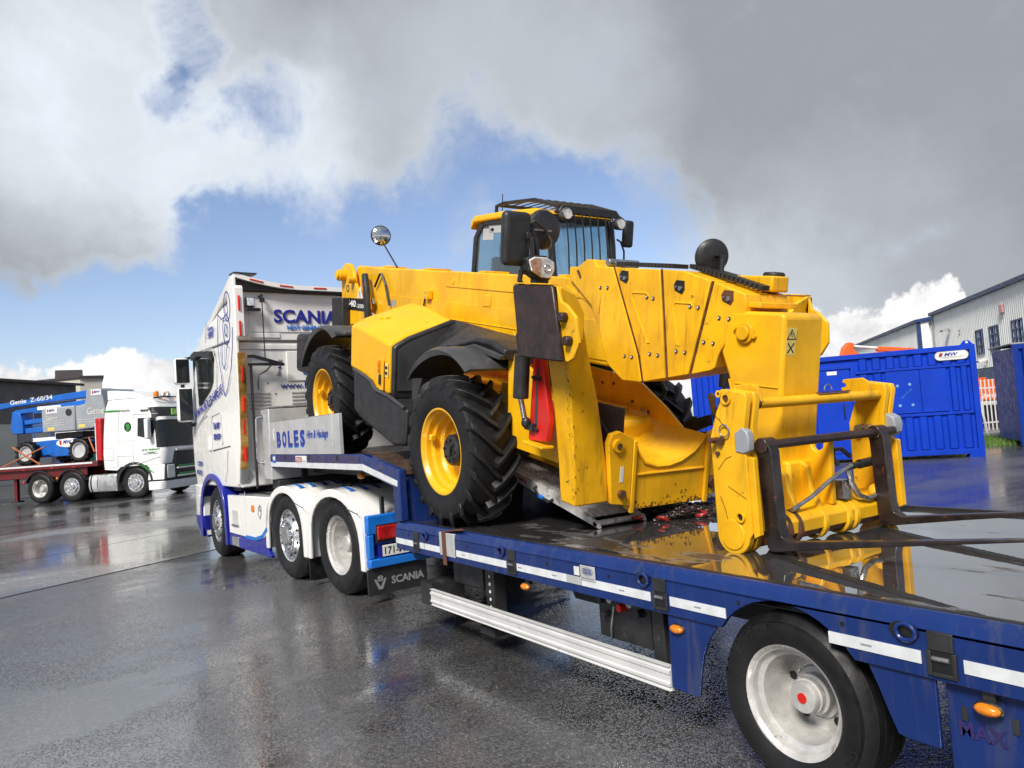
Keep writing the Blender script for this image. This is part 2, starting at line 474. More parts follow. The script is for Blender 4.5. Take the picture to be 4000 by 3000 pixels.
def arc_text(s, m, parent, R, h, a0, da, size, side):
    """raised lettering around a tyre wall (clockwise seen from outside)"""
    mb = MB()
    for i, ch in enumerate(s):
        vs, fs = txt_mesh(ch, .01, .01)
        x0 = min(v[0] for v in vs); x1 = max(v[0] for v in vs); y1 = max(v[1] for v in vs)
        a = radians(a0 - da*i)
        Rv = Vector((0, cos(a), sin(a))); T = Vector((0, sin(a), -cos(a)))
        if side < 0: Rv.y *= -1; T.y *= -1
        o = Rv*R + Vector((side*h, 0, 0))
        P = [o + T*((v[0]-(x0+x1)/2)/y1*size) + Rv*(v[1]/y1*size) + Vector((side*(v[2]+.01)*.25, 0, 0)) for v in vs]
        mb.raw(P, fs)
    return mb.build('tyre_lettering', m, parent, smooth=False, kind='stuff')
# ================================================================== ground
def wet_ground(name, base, light, agg, film_lo, film_hi, bstr, fscale=.35, rdry=.34, rwet=.05, ior=1.75):
    m = bpy.data.materials.new(name); m.use_nodes = True
    t = m.node_tree; b = t.nodes['Principled BSDF']
    v = nd(t, 'ShaderNodeTexCoord').outputs['Object']
    mp = nd(t, 'ShaderNodeMapping'); mp.inputs['Rotation'].default_value = (0, 0, radians(-30)); mp.inputs['Scale'].default_value = (.55, 1.25, 1)
    lk(t, v, mp.inputs[0])
    vo = nd(t, 'ShaderNodeTexVoronoi'); vo.inputs['Scale'].default_value = agg
    lk(t, v, vo.inputs['Vector'])
    cellv = nd(t, 'ShaderNodeSeparateColor'); lk(t, vo.outputs['Color'], cellv.inputs[0])
    film = mrange(t, mth(t, 'ADD', mth(t, 'MULTIPLY', noise(t, mp.outputs[0], fscale, 7, .6, .4), .8), mth(t, 'MULTIPLY', noise(t, mp.outputs[0], fscale*7, 5, .6), .2)), film_lo, film_hi, 0, 1)
    stone = mixc(t, mrange(t, cellv.outputs[0], .2, 1.0, 0, 1, False), base, light)
    stone = mixc(t, mrange(t, cellv.outputs[1], .955, 1.0, 0, .8), stone, tuple(min(.5, c*1.7+.03) for c in light))
    stain = mrange(t, noise(t, v, .6, 8, .65, .6), .35, .7, .72, 1.15)
    cs = nd(t, 'ShaderNodeVectorMath', operation='SCALE'); lk(t, stone, cs.inputs[0]); lk(t, stain, cs.inputs['Scale'])
    col = mixc(t, mth(t, 'MULTIPLY', film, .35), cs.outputs[0], tuple(c*.75 for c in base))
    lk(t, col, b.inputs['Base Color'])
    r = mth(t, 'ADD', mth(t, 'MULTIPLY', mth(t, 'SUBTRACT', 1.0, film), rdry-rwet), rwet)
    lk(t, r, b.inputs['Roughness'])
    b.inputs['IOR'].default_value = ior
    h = mth(t, 'ADD', mrange(t, vo.outputs['Distance'], 0, .55, 1, 0), mth(t, 'MULTIPLY', noise(t, v, agg*.35, 4, .6), .7))
    bn = nd(t, 'ShaderNodeBump'); bn.inputs['Distance'].default_value = .009
    lk(t, mth(t, 'ADD', mth(t, 'MULTIPLY', mth(t, 'SUBTRACT', 1.0, film), bstr), .05), bn.inputs['Strength'])
    lk(t, h, bn.inputs['Height']); lk(t, bn.outputs[0], b.inputs['Normal'])
    return m
gm = wet_ground('wet_asphalt', (.045, .045, .047), (.15, .148, .146), 78, .36, .56, .95, .24, .28, .05, 3.4)
am = wet_ground('wet_concrete', (.15, .147, .14), (.26, .255, .24), 40, .40, .54, .35, .22, .32, .06, 2.4)
mb = MB(); mb.raw([(-400, -400, 0), (400, -400, 0), (400, 400, 0), (-400, 400, 0)], [(0, 1, 2, 3)])
g = mb.build('ground', gm, smooth=False); g['kind'] = 'structure'; g['label'] = 'wet dark asphalt yard with shallow puddles'
# pale concrete strip crossing the yard behind the tractor unit, with an open joint along it
e1 = Vector((.872, .489, 0)); e2 = Vector((-.489, .872, 0)); o = Vector((-4.22, 8.82, 0))
def strip(name, a, b, s0, s1, z, m):
    P = [o+e1*s0+e2*a, o+e1*s1+e2*a, o+e1*s1+e2*b, o+e1*s0+e2*b]
    x = MB().raw([(p.x, p.y, z) for p in P], [(0, 1, 2, 3)]).build(name, m, smooth=False)
    x['kind'] = 'structure'
    return x
strip('concrete_apron', .02, 2.9, -40, 60, .004, am)['label'] = 'pale wet concrete strip across the yard'
strip('concrete_apron', 2.93, 7.6, -40, 60, .0042, am)['label'] = 'pale wet concrete strip across the yard'
jm = mat('joint', (.010, .010, .011), .7)
strip('paving_joint', -.02, .02, -40, 60, .0035, jm)['label'] = 'dark open joint along the concrete strip'
strip('paving_joint', 7.6, 7.66, -40, 60, .0038, jm)['label'] = 'dark open joint along the concrete strip'

ck = MB(); pp = [(-3.12, 3.16), (-3.02, 3.22), (-2.95, 3.31), (-2.82, 3.40), (-2.74, 3.52), (-2.61, 3.60), (-2.40, 3.82), (-2.2, 3.95)]
for (a, b_), (c, d) in zip(pp[:-1], pp[1:]): ck.raw([(a, b_-.0015, .0034), (c, d-.0015, .0034), (c, d+.0015, .0034), (a, b_+.0015, .0034)], [(0, 1, 2, 3)])
q_ = ck.build('paving_crack', jm, smooth=False); q_['kind'] = 'structure'; q_['label'] = 'thin wandering crack in the wet asphalt'

# ================================================================== step-deck trailer
TR = thing('low_loader_trailer', 'dark blue step-deck low loader trailer with white reflective stripe carrying the yellow machine', 'trailer')
X0 = -1.275
# wet deck sheet
dm = bpy.data.materials.new('wet_deck'); dm.use_nodes = True
t = dm.node_tree; b = t.nodes['Principled BSDF']; v = nd(t, 'ShaderNodeTexCoord').outputs['Object']
mp = nd(t, 'ShaderNodeMapping'); mp.inputs['Scale'].default_value = (1.0, .45, 1); lk(t, v, mp.inputs[0])
film = mrange(t, mth(t, 'ADD', mth(t, 'MULTIPLY', noise(t, mp.outputs[0], .9, 6, .6, .5), .75), mth(t, 'MULTIPLY', noise(t, mp.outputs[0], 7, 5, .6), .25)), .395, .435, 0, 1)
dry = mixc(t, mrange(t, noise(t, v, 5, 7, .65), .35, .65, 0, 1), (.020, .018, .016), (.060, .050, .040))
lk(t, mixc(t, film, dry, (.50, .50, .51)), b.inputs['Base Color'])
lk(t, mth(t, 'MULTIPLY', film, .93), b.inputs['Metallic'])
lk(t, mth(t, 'ADD', mth(t, 'MULTIPLY', mth(t, 'SUBTRACT', 1.0, film), .26), .015), b.inputs['Roughness'])
b.inputs['IOR'].default_value = 1.8
bn = nd(t, 'ShaderNodeBump'); bn.inputs['Distance'].default_value = .004
lk(t, mth(t, 'ADD', mth(t, 'MULTIPLY', mth(t, 'SUBTRACT', 1.0, film), .35), .03), bn.inputs['Strength'])
lk(t, noise(t, v, 14, 3, .5), bn.inputs['Height']); lk(t, bn.outputs[0], b.inputs['Normal'])
MATS['wet_deck'] = dm
mat('neck_deck', (.085, .050, .032), .30, var=.4, vscale=5, dirt=((.03, .025, .022), .52, 3, .8))
Box('deck', 'wet_deck', TR, -1.19, 1.19, -5.5, 3.86, .77, .845, bevel=0)
Box('deck_edge', 'black_metal', TR, -1.215, -1.188, -5.5, 3.84, .80, .868, bevel=.004)
Box('deck_edge', 'black_metal', TR, 1.188, 1.215, -5.5, 3.84, .80, .868, bevel=.004)
MB().prism('x', [(4.62, 1.43), (3.84, 1.298), (3.84, 1.26), (4.62, 1.39)], -1.2, 1.2).build('neck_ramp', 'neck_deck', TR)
Box('neck_deck', 'neck_deck', TR, -1.2, 1.2, 4.625, 7.72, 1.39, 1.432, bevel=0)
Box('neck_riser', 'rail_blue', TR, -1.2, 1.2, 3.865, 3.96, .70, 1.258, bevel=.004)
for s in (-.62, .42): Box('chassis_beam', 'dark_frame', TR, s, s+.2, -5.4, 3.9, .46, .768)
for y in (2.55, 1.1, -2.3): Box('cross_member', 'dark_frame', TR, -1.18, 1.18, y, y+.08, .62, .768)
Box('neck_beam', 'dark_frame', TR, -.75, .75, 3.97, 7.7, 1.16, 1.386)
MB().cyl((0, 6.4, 1.0), (0, 6.4, 1.16), .09).build('king_pin', 'dark_frame', TR)
def arch_rail(sx):
    # outer web with wheel arches
    low = .632
    pts = [(3.97, .80), (-5.5, .80), (-5.5, low)]
    for yc in (-1.42, 0.0):
        a = arc(yc, .375, .425, 180-37, 37, 12)
        pts += [(max(p[0], -5), p[1]) for p in a]
    pts += [(3.97, low)]
    mb = MB().prism('x', pts, sx*1.275, sx*1.25)
    mb.build('side_rail', 'rail_blue', TR, bevel=.004)
    MB().prism('y', [(sx*1.2755, .8005), (sx*1.262, .842), (sx*1.24, .866), (sx*1.22, .866), (sx*1.22, .8005)], -5.5, 3.97).build('rail_capping', 'rail_blue', TR, bevel=.006, seg=2)
    Box('rail_flange', 'rail_blue', TR, *sorted((sx*1.2495, sx*1.16)), .42, 3.96, low, low+.02, bevel=.003)
    nk = [(7.766, 1.438), (4.624, 1.438), (3.83, 1.305), (3.83, .868), (3.97, .868), (3.97, 1.16), (4.66, 1.285), (7.766, 1.285)]
    MB().prism('x', nk, sx*1.275, sx*1.205).build('neck_rail', 'rail_blue', TR, bevel=.008)
arch_rail(-1); arch_rail(1)
# recessed purple-blue band on the front part of the neck
for y0, y1 in ((7.74, 6.68), (6.64, 5.62), (5.58, 4.70)): Box('neck_panel', 'rail_purple', TR, X0-.003, X0+.01, y1, y0, 1.352, 1.425, bevel=.002)
def strip_(y0, y1, z0=.680, z1=.726): return Box('reflective_strip', 'reflector_white', TR, X0-.004, X0+.002, y0, y1, z0, z1, bevel=0)
for y0, y1 in ((3.63, 3.965), (3.42, 3.50), (3.15, 3.41), (2.19, 2.885), (1.52, 2.06), (.80, 1.37), (.30, .66), (-.61, -.235), (-1.13, -.76), (-2.06, -1.68)): strip_(y0, y1)
MB().box(X0-.004, X0+.002, 1.375, 1.515, .680, .726).build('strip_patch', 'alu_paint', TR)
for y0, y1 in ((4.99, 7.74), (4.66, 4.98)): strip_(y0, y1, 1.290, 1.348)
MB().prism('x', [(4.645, 1.350), (3.86, 1.212), (3.868, 1.163), (4.655, 1.292)], X0-.004, X0+.002).build('reflective_strip', 'reflector_white', TR)
# small printed codes on the stripe
for y in (2.75, 2.0, 1.62, 1.0, .45, -.42, -1.0): Box('stripe_mark', 'text_grey', TR, X0-.0055, X0-.0035, y, y+.045, .700, .707, bevel=0)
# stake pockets, lashing rings
for y in (3.56, 2.12, .727, -.685, -2.1):
    f = MB().box(X0-.010, X0+.004, y-.045, y+.045, .740, .806)
    f.box(X0-.010, X0+.004, y-.052, y-.036, .648, .738).box(X0-.010, X0+.004, y+.036, y+.052, .648, .738).box(X0-.010, X0+.004, y-.0355, y+.0355, .648, .662)
    p = f.build('stake_pocket', 'dark_frame', TR, bevel=.003)
    Box('pocket_recess', 'decal_black', p, X0-.005, X0+.003, y-.0352, y+.0352, .6625, .7395, bevel=0)
    MB().cyl((X0-.009, y-.03, .712), (X0-.009, y+.03, .712), .009).build('pocket_roller', 'steel', p)
for y in (3.388, 2.235, .838, -.565, -1.97):
    r = MB().tube([(X0-.012, y+.036*cos(a), .786+.030*sin(a)) for a in [2*pi*i/16 for i in range(16)]], .0085, cyc=True).build('lashing_ring', 'rail_blue', TR)
    MB().prism('x', [(y+.012+.058*cos(a), .786+.036*sin(a)) for a in [2*pi*i/18 for i in range(18)]], X0-.003, X0-.001).build('ring_recess', 'decal_black', r)
for y in (3.72, 2.72, 1.72, 1.13, .22, -.30, 4.2, 4.5): MB().cyl((X0-.0035, y, .765 if y < 4 else 1.30+(y-4.2)*.16), (X0-.001, y, .765 if y < 4 else 1.30+(y-4.2)*.16), .009).build('rail_hole', 'decal_black', TR)
for y in (7.1, 6.2, 5.3): MB().cyl((X0-.006, y, 1.405), (X0-.002, y, 1.405), .028).build('rail_hole', 'decal_black', TR)
# sleeve and strap round the rail by the wheel
Box('rail_sleeve', 'alu_paint', TR, X0-.007, X0+.03, 2.905, 3.145, .665, .842, bevel=.005, label='grey sleeve clamped round the rail')
sp = MB().box(X0-.014, X0-.009, 3.03, 3.085, .60, .85); sp.prism('x', [(3.03, .851), (3.085, .851), (2.83, .885), (2.79, .88)], X0-.010, X0+.03)
sp.build('lashing_strap', 'strap', TR)
# plates on the rail and neck
mp_ = Box('maker_plate', 'alu_paint', TR, X0-.008, X0-.0045, 1.24, 1.375, .715, .80, bevel=.001)
MB().prism('x', [(1.307+.055*cos(a), .768+.024*sin(a)) for a in [2*pi*i/24 for i in range(24)]], X0-.0095, X0-.0085).build('plate_oval', 'text_grey', mp_)
text('TRUCK', 'text_blue', mp_, (X0-.0095, 1.345, .770), (0, -1, 0), (0, 0, 1), .013, .075, ext=.001)
text('CENTRE', 'text_blue', mp_, (X0-.0095, 1.345, .753), (0, -1, 0), (0, 0, 1), .013, .075, ext=.001)
text('trailer sales and service', 'text_grey', mp_, (X0-.0095, 1.365, .726), (0, -1, 0), (0, 0, 1), .010, .115, ext=.001)
Box('weight_plate', 'decal_white', TR, X0-.008, X0-.0045, 1.385, 1.435, .735, .785, bevel=.001)
st = Box('neck_sticker', 'decal_white', TR, X0-.006, X0-.0035, 6.28, 6.68, 1.340, 1.425, bevel=0)
Box('sticker_block', 'lamp_red', st, X0-.0075, X0-.0062, 6.45, 6.66, 1.352, 1.410, bevel=0)
text('MAX', 'decal_white', st, (X0-.0079, 6.64, 1.358), (0, -1, 0), (0, 0, 1), .046, .17, ext=.001)
text('TRAILER', 'text_grey', st, (X0-.0066, 6.43, 1.355), (0, -1, 0), (0, 0, 1), .016, .13, ext=.001)
st = Box('neck_sticker', 'text_sky', TR, X0-.006, X0-.0035, 7.50, 7.64, 1.335, 1.432, bevel=0)
Box('sticker_block', 'decal_white', st, X0-.0075, X0-.0062, 7.52, 7.62, 1.37, 1.415, bevel=0)
# aluminium side board with lettering
sb = MB().prism('x', [(7.72, 1.846), (5.42, 1.846), (5.42, 1.441), (7.76, 1.441)], X0+.003, X0+.035).build('side_board', 'alu_paint', TR, bevel=.003)
for y in (5.40, 5.31, 5.215):
    MB().box(X0+.001 if y != 5.31 else X0+.008, X0+.04, y-.012 if y != 5.31 else 5.228, y+.012 if y != 5.31 else 5.387, 1.44, 1.852).build('board_rib', 'alu_paint', sb, bevel=.003)
MB().box(X0+.006, X0+.036, 5.43, 7.72, 1.8465, 1.856).build('board_lip', 'alu', sb)
for i, ch in enumerate('BOLES'):
    y = 7.42-i*.235
    text(ch, 'text_blue', sb, (X0+.0025, y, 1.536), (0, -1, 0), (0, 0, 1), .185, .165, bold=.035, ext=.003)
    text(ch, 'text_sky', sb, (X0+.0028, y+.012, 1.518), (0, -1, 0), (0, 0, 1), .185, .165, bold=.035, ext=.001)
text('Hire & Haulage', 'text_blue', sb, (X0+.0025, 6.24, 1.60), (0, -1, 0), (0, 0, 1), .105, .70, shear=.25, bold=.005, ext=.002)
text('Hire & Haulage', 'text_sky', sb, (X0+.0029, 6.25, 1.585), (0, -1, 0), (0, 0, 1), .105, .70, shear=.25, bold=.005, ext=.001)
MB().tube([(X0+.002, 7.56+.03*cos(a), 1.74+.028*sin(a)) for a in [2*pi*i/10 for i in range(10)]], .004, cyc=True).tube([(X0+.002, 7.56, 1.71), (X0+.002, 7.55, 1.62)], .008).build('board_emblem', 'decal_white', sb)
# cross toolbox at the front of the neck
tb = Box('toolbox', 'alu_paint', TR, X0, 1.275, 7.745, 8.10, 1.115, 2.030, bevel=.012)
Box('toolbox_lid', 'alu', tb, X0-.006, 1.281, 7.737, 8.108, 2.031, 2.058, bevel=.006)
for x in (-.62, .3): Box('toolbox_strap', 'strap', tb, x, x+.07, 7.732, 7.744, 1.75, 2.064, bevel=.002)
MB().tube([(X0-.01, 8.02, 1.935), (X0-.07, 8.02, 1.94), (X0-.085, 8.03, 1.90), (X0-.085, 8.06, 1.40), (X0-.07, 8.07, 1.34), (X0-.01, 8.07, 1.335)], .014, n=10).build('grab_handle', 'chrome', tb)
MB().cyl((X0-.012, 8.02, 1.935), (X0, 8.02, 1.935), .03).cyl((X0-.012, 8.07, 1.335), (X0, 8.07, 1.335), .03).build('handle_boss', 'steel', tb)
Box('toolbox_bracket', 'black_metal', TR, -.9, -.82, 7.70, 7.76, 1.10, 1.28)
Box('neck_front_beam', 'dark_frame', TR, -1.2, 1.2, 7.70, 8.0, .99, 1.105)
# side guard: ribbed aluminium section
prof = [(-1.275, .247), (-1.262, .247), (-1.262, .262), (-1.275, .268), (-1.275, .282), (-1.268, .288), (-1.268, .322), (-1.275, .328), (-1.275, .345), (-1.262, .350), (-1.262, .366), (-1.275, .366), (-1.275, .37), (-1.245, .37), (-1.245, .245), (-1.275, .245)]
MB().prism('y', prof, .71, 3.38).build('side_guard', mat('guard_alu', (.70, .70, .70), .38, metal=.15, var=.08, dirt=((.45, .45, .44), .6, 7, .5)), TR)
MB().box(-1.245, -.95, 3.40, 3.60, .22, .40).build('guard_end', 'dark_frame', TR)
# legs and gear under the deck
for sx in (-1, 1):
    x = sx*1.08
    lg = MB().box(x-.05, x+.05, 2.62, 2.74, .18, .77).build('landing_leg', 'dark_frame', TR, bevel=.004)
    MB().box(x-.10, x+.10, 2.58, 2.78, .12, .178).build('leg_foot', 'dark_frame', lg, bevel=.006)
    hb = MB()
    for i in range(6): hb.cyl((x-.052, 2.68, .26+i*.055), (x-.0495, 2.68, .26+i*.055), .012)
    hb.build('leg_holes', 'decal_white', lg, kind='stuff')
    MB().prism('x', [(2.3, .76), (1.55, .76), (1.75, .42), (2.05, .42)], sx*.8-.03, sx*.8+.03).build('leg_gusset', 'dark_frame', TR)
Box('support_bracket', 'dark_frame', TR, -1.15, -1.07, .86, .95, .20, .76)
vp = Box('valve_panel', 'dark_frame', TR, -1.13, -1.09, .98, 1.42, .36, .66, bevel=.004)
for i, (y, z, r, m_) in enumerate(((1.36, .58, .022, 'black_metal'), (1.27, .60, .03, 'steel'), (1.19, .56, .026, 'red_paint'), (1.10, .60, .03, 'steel'), (1.04, .55, .024, 'black_metal'), (1.33, .50, .018, 'black_metal'))):
    MB().cyl((-1.131, y, z), (-1.175, y, z), r, r*.85).build('valve_knob', m_, vp)
MB().tube([(-1.14, 1.27, .55), (-1.16, 1.28, .44), (-1.15, 1.30, .36)], .006).build('valve_hose', 'steel', vp)
Box('air_tank_box', 'dark_frame', TR, -1.1, -.6, 2.85, 3.3, .40, .62, bevel=.02)
# blue spats and flaps round the wheels
for sx in (-1, 1):
    a, b_ = sorted((sx*1.262, sx*1.246))
    MB().prism('x', [(.70, .630), (.71, .262), (.55, .255), (.522, .262), (.505, .36), (.475, .47), (.43, .56), (.37, .630)], a, b_).build('wheel_spat', 'rail_blue', TR, bevel=.004)
    MB().prism('x', [(-.385, .630), (-.42, .55), (-.455, .46), (-.485, .392), (-.515, .384), (-.645, .384), (-.645, .630)], a, b_).build('wheel_spat', 'rail_blue', TR, bevel=.004)
    a, b_ = sorted((sx*1.235, sx*1.21))
    MB().prism('x', [(-.665, .640), (-.665, .20), (-.96, .20), (-.99, .34), (-1.03, .50), (-1.06, .640)], a, b_).build('wheel_spat', 'rail_blue', TR, bevel=.004)
text('MAX', 'rail_purple', TR, (-1.236, -.70, .445), (0, -1, 0), (0, 0, 1), .055, .16, bold=.03, ext=.003)
for y in (-.735, -.90): Box('spat_bolt', 'dark_frame', TR, -1.240, -1.234, y, y+.02, .50, .55, bevel=.001)
for y, z in ((1.986, .585), (.634, .568), (-.82, .572)):
    l = MB().ell((X0+.004, y, z), .026, .044, .022).build('marker_lamp', 'lamp_orange', TR)
    MB().ell((X0+.014, y, z), .016, .052, .028).build('lamp_base', 'black_plastic', l)
    MB().box(X0+.02, X0+.05, y-.02, y+.02, z+.01, .634).build('lamp_bracket', 'dark_frame', l)
l = MB().ell((-1.15, 5.0, 1.22), .04, .045, .035).build('marker_lamp', 'lamp_orange', TR)
# wheels
for sx in (-1, 1):
    for y in (0, -1.42):
        w = road_wheel(TR, (sx*1.25, y, .373), .376, .232, .25, sx, 'deep')
        if sx < 0:
            MB().lathe([(.001, .0705), (.022, .0705), (.022, .0748), (.001, .0748)], n=20).build('hub_badge', 'red_paint', w)
        if y == 0 and sx < 0:
            arc_text('GOODYEAR', 'rubber_lug', w, .305, .021, 168, 9.5, .033, sx)
            arc_text('GOODYEAR', 'rubber_lug', w, .305, .021, -22, 9.5, .033, sx)
Box('axle_beam', 'dark_frame', TR, -1.0, 1.0, -.06, .06, .31, .43)
Box('axle_beam', 'dark_frame', TR, -1.0, 1.0, -1.48, -1.36, .31, .43)
for y in (0, -1.42): Box('wheel_well', 'decal_black', TR, -1.24, -.9, y-.42, y+.42, .765, .769, bevel=0)

# ================================================================== loose aluminium loading ramps lying on the deck
mat('ramp_alu', (.62, .61, .60), .40, metal=.0, var=.2, vscale=8, dirt=((.13, .11, .10), .55, 10, .6))
def ramp(x0, x1, label):
    y0, z0 = 2.09, .847
    L = 2.05; a = radians(16.5)
    R_ = thing('loading_ramp', label, 'ramp', Matrix.Translation((x0, y0, z0)) @ Matrix.Rotation(a, 4, 'X'), 'aluminium loading ramps on the deck')
    w = x1-x0
    for xa in (0, w-.03):
        s = MB().prism('x', [(0, 0), (L, 0), (L, .075), (.35, .085), (.02, .03)], xa, xa+.03).build('ramp_side', 'ramp_alu', R_, bevel=.003)
    n = 5
    for i in range(n):
        xa = .034+(w-.068)*i/n; xb = .034+(w-.068)*(i+1)/n-.012
        MB().prism('x', [(.10, .045), (L-.01, .060), (L-.01, .074), (.35, .080), (.10, .058)], xa, xb).build('tread_plank', 'ramp_alu', R_)
        tm = MB()
        for k in range(44):
            yy = .38+k*(L-.42)/44
            tm.box(xa+.004, xa+.014, yy, yy+.016, .074, .087).box(xb-.014, xb-.004, yy+.018, yy+.034, .074, .087)
        tm.build('tread_teeth', 'ramp_alu', R_, smooth=False, kind='stuff')
    MB().cyl((0, .045, .020), (w, .045, .020), .022, n=12).build('ramp_toe', 'ramp_alu', R_)
    h = MB().tube([(-.006, .78, .06), (-.03, .78, .045), (-.035, .70, .015), (-.03, .58, .0), (-.006, .55, .03)], .010).build('ramp_handle', 'black_metal', R_)
    Box('handle_wrap', 'text_sky', h, -.045, -.022, .64, .70, .0, .024, bevel=.003)
    lb = Box('ramp_label', 'decal_white', R_, -.003, -.0005, .84, 1.16, .005, .07, bevel=0)
    text('RAMPS', 'lamp_red', lb, (-.0032, 1.12, .03), (0, -1, 0), (0, 0, 1), .025, .2, shear=.3, ext=.001)
    Box('ramp_support', 'dark_frame', R_, .04, w-.04, 1.55, 1.6, -.56, -.002)
    return R_
ramp(-.555, -.095, 'aluminium loading ramp with strap handle under the yellow machine, beside the red hook')
ramp(.36, .80, 'aluminium loading ramp behind the rusty chain, under the yellow machine')
# rusty chain heap with red hooks
CH = thing('lashing_chain', 'heap of rusty lashing chain with red hooks on the wet deck', 'chain', Matrix.Translation((.08, 1.97, .846)))
cm = MB(); rnd = random.Random(3)
def link(c, d, up):
    x = Vector(d).normalized(); u = Vector(up); u = (u-x*u.dot(x)).normalized()
    P = []
    for i in range(12):
        a = 2*pi*i/12
        P.append(Vector(c)+x*(cos(a)*.021+(.012 if cos(a) > 0 else -.012))+u*(sin(a)*.016))
    cm.tube(P, .0058, n=5, cyc=True)
for k in range(11):
    x = rnd.uniform(-.22, .05); y = rnd.uniform(-.12, .16); hd_ = rnd.uniform(-.5, .5); z = .012+.010*(k % 4)
    for i in range(17):
        zz = max(.010, z+.016*sin(i*.5+k)+.012*(k % 3))
        link((x, y, zz), (cos(hd_), sin(hd_), 0), (0, 0, 1) if i % 2 else (-sin(hd_), cos(hd_), .3))
        x += .044*cos(hd_); y += .044*sin(hd_); hd_ += rnd.uniform(-.45, .45)
        if x > .42: hd_ = pi-hd_
        if x < -.26: hd_ = 0.2
cm.build('chain_links', 'chain_steel', CH, kind='stuff')
for (x, y, a, s_) in ((-.27, .10, .3, 1.0), (-.20, -.08, -.4, .9), (.10, -.16, 2.6, .9)):
    P = [(x+s_*(.035*cos(t_)*cos(a)-.045*sin(t_)*sin(a)), y+s_*(.035*cos(t_)*sin(a)+.045*sin(t_)*cos(a)), .022+.006*t_) for t_ in [i*.45 for i in range(11)]]
    MB().tube(P, [.014]*8+[.011, .008, .004], n=8).build('chain_hook', mat('hook_red', (.30, .018, .014), .4), CH)
# timber lying on the neck behind the side board
TB = MB().box(-1.08, -.78, 6.35, 7.35, 1.80, 1.885).build('timber_beam', 'timber', bevel=.008)
tag(TB, 'short pale timber beam propped behind the lettered side board', 'timber')
MB().box(-1.06, -.82, 6.5, 7.2, 1.433, 1.799).build('timber_packing', 'timber', TB, bevel=.006)
# ================================================================== tractor unit (white and blue, three axles)
th = radians(4.8)
TX = Matrix.Translation((-.05, 5.56, 0)) @ Matrix.Rotation(th, 4, 'Z')
TK = thing('tractor_unit', 'white and blue three-axle tractor unit with tall sleeper cab coupled to the low loader', 'truck', TX)
L = -1.25
def plan(hw, yr, yf, rc, z, nose=.10, n=7):
    """cab outline seen from above: square at the back, rounded at the front"""
    P = [(-hw, yr, z)]
    for i in range(n+1):
        a = pi - (pi/2)*i/n
        P.append((-hw+rc+rc*cos(a), yf-nose-rc+rc*sin(a), z))
    P.append((0, yf, z))
    for i in range(n+1):
        a = pi/2 - (pi/2)*i/n
        P.append((hw-rc+rc*cos(a), yf-nose-rc+rc*sin(a), z))
    P.append((hw, yr, z))
    return P
rings = [plan(1.22, 2.88, 5.36, .34, 1.02), plan(1.235, 2.88, 5.42, .36, 1.30), plan(1.24, 2.88, 5.44, .38, 1.80), plan(1.235, 2.88, 5.40, .40, 2.30), plan(1.22, 2.88, 5.28, .42, 2.75), plan(1.205, 2.88, 5.10, .45, 3.0)]
cab = MB().loft(rings).build('cab', 'truck_white', TK, bevel=.02, ang=30)
MB().loft([plan(1.235, 2.885, 5.12, .46, 3.004), plan(1.232, 2.885, 4.98, .48, 3.15), plan(1.22, 2.885, 4.72, .5, 3.34), plan(1.18, 2.885, 4.40, .5, 3.50), plan(1.10, 2.885, 4.05, .45, 3.61), plan(.95, 2.885, 3.85, .35, 3.655)]).build('cab_roof', 'truck_white', TK, bevel=.015, ang=30)
# roof air deflector: dished rear edge, high at the corners
def ztop(x): return 3.735+.135*max(0, (abs(x)-.35)/.9)**1.8
rg = []
for k, y in enumerate((2.71, 2.85, 3.25, 3.75, 4.2)):
    f = max(0, (y-2.85)/1.35); ring = []
    for i in range(17):
        x = -1.235+2.47*i/16; z = ztop(x)*(1-f*.9)+f*.9*(3.60-.35*abs(x/1.235)**4)-.06*f
        ring.append((x, y, z))
    for i in range(16, -1, -1):
        x = -1.235+2.47*i/16; z = ztop(x)*(1-f*.9)+f*.9*(3.60-.35*abs(x/1.235)**4)-.06*f
        ring.append((x*.985, y, z-.062))
    rg.append(ring)
rd = MB().loft(rg).build('roof_deflector', 'truck_white', TK, ang=35)
for x in (-1.03, -.62, -.13, .35, .8):
    zz = ztop(x+.09)-.03; sl = (ztop(x+.18)-ztop(x))/.18
    MB().box(0, .19, -.008, 0, -.009, .011, Matrix.Translation((x, 2.709, zz-sl*.09)) @ Matrix.Rotation(-math.atan(sl), 4, 'Y')).build('red_reflector', 'red_paint', rd, bevel=.003)
MB().box(-1.238, -.93, 2.700, 2.90, 3.855, 3.872).build('deflector_edge', 'black_plastic', rd)
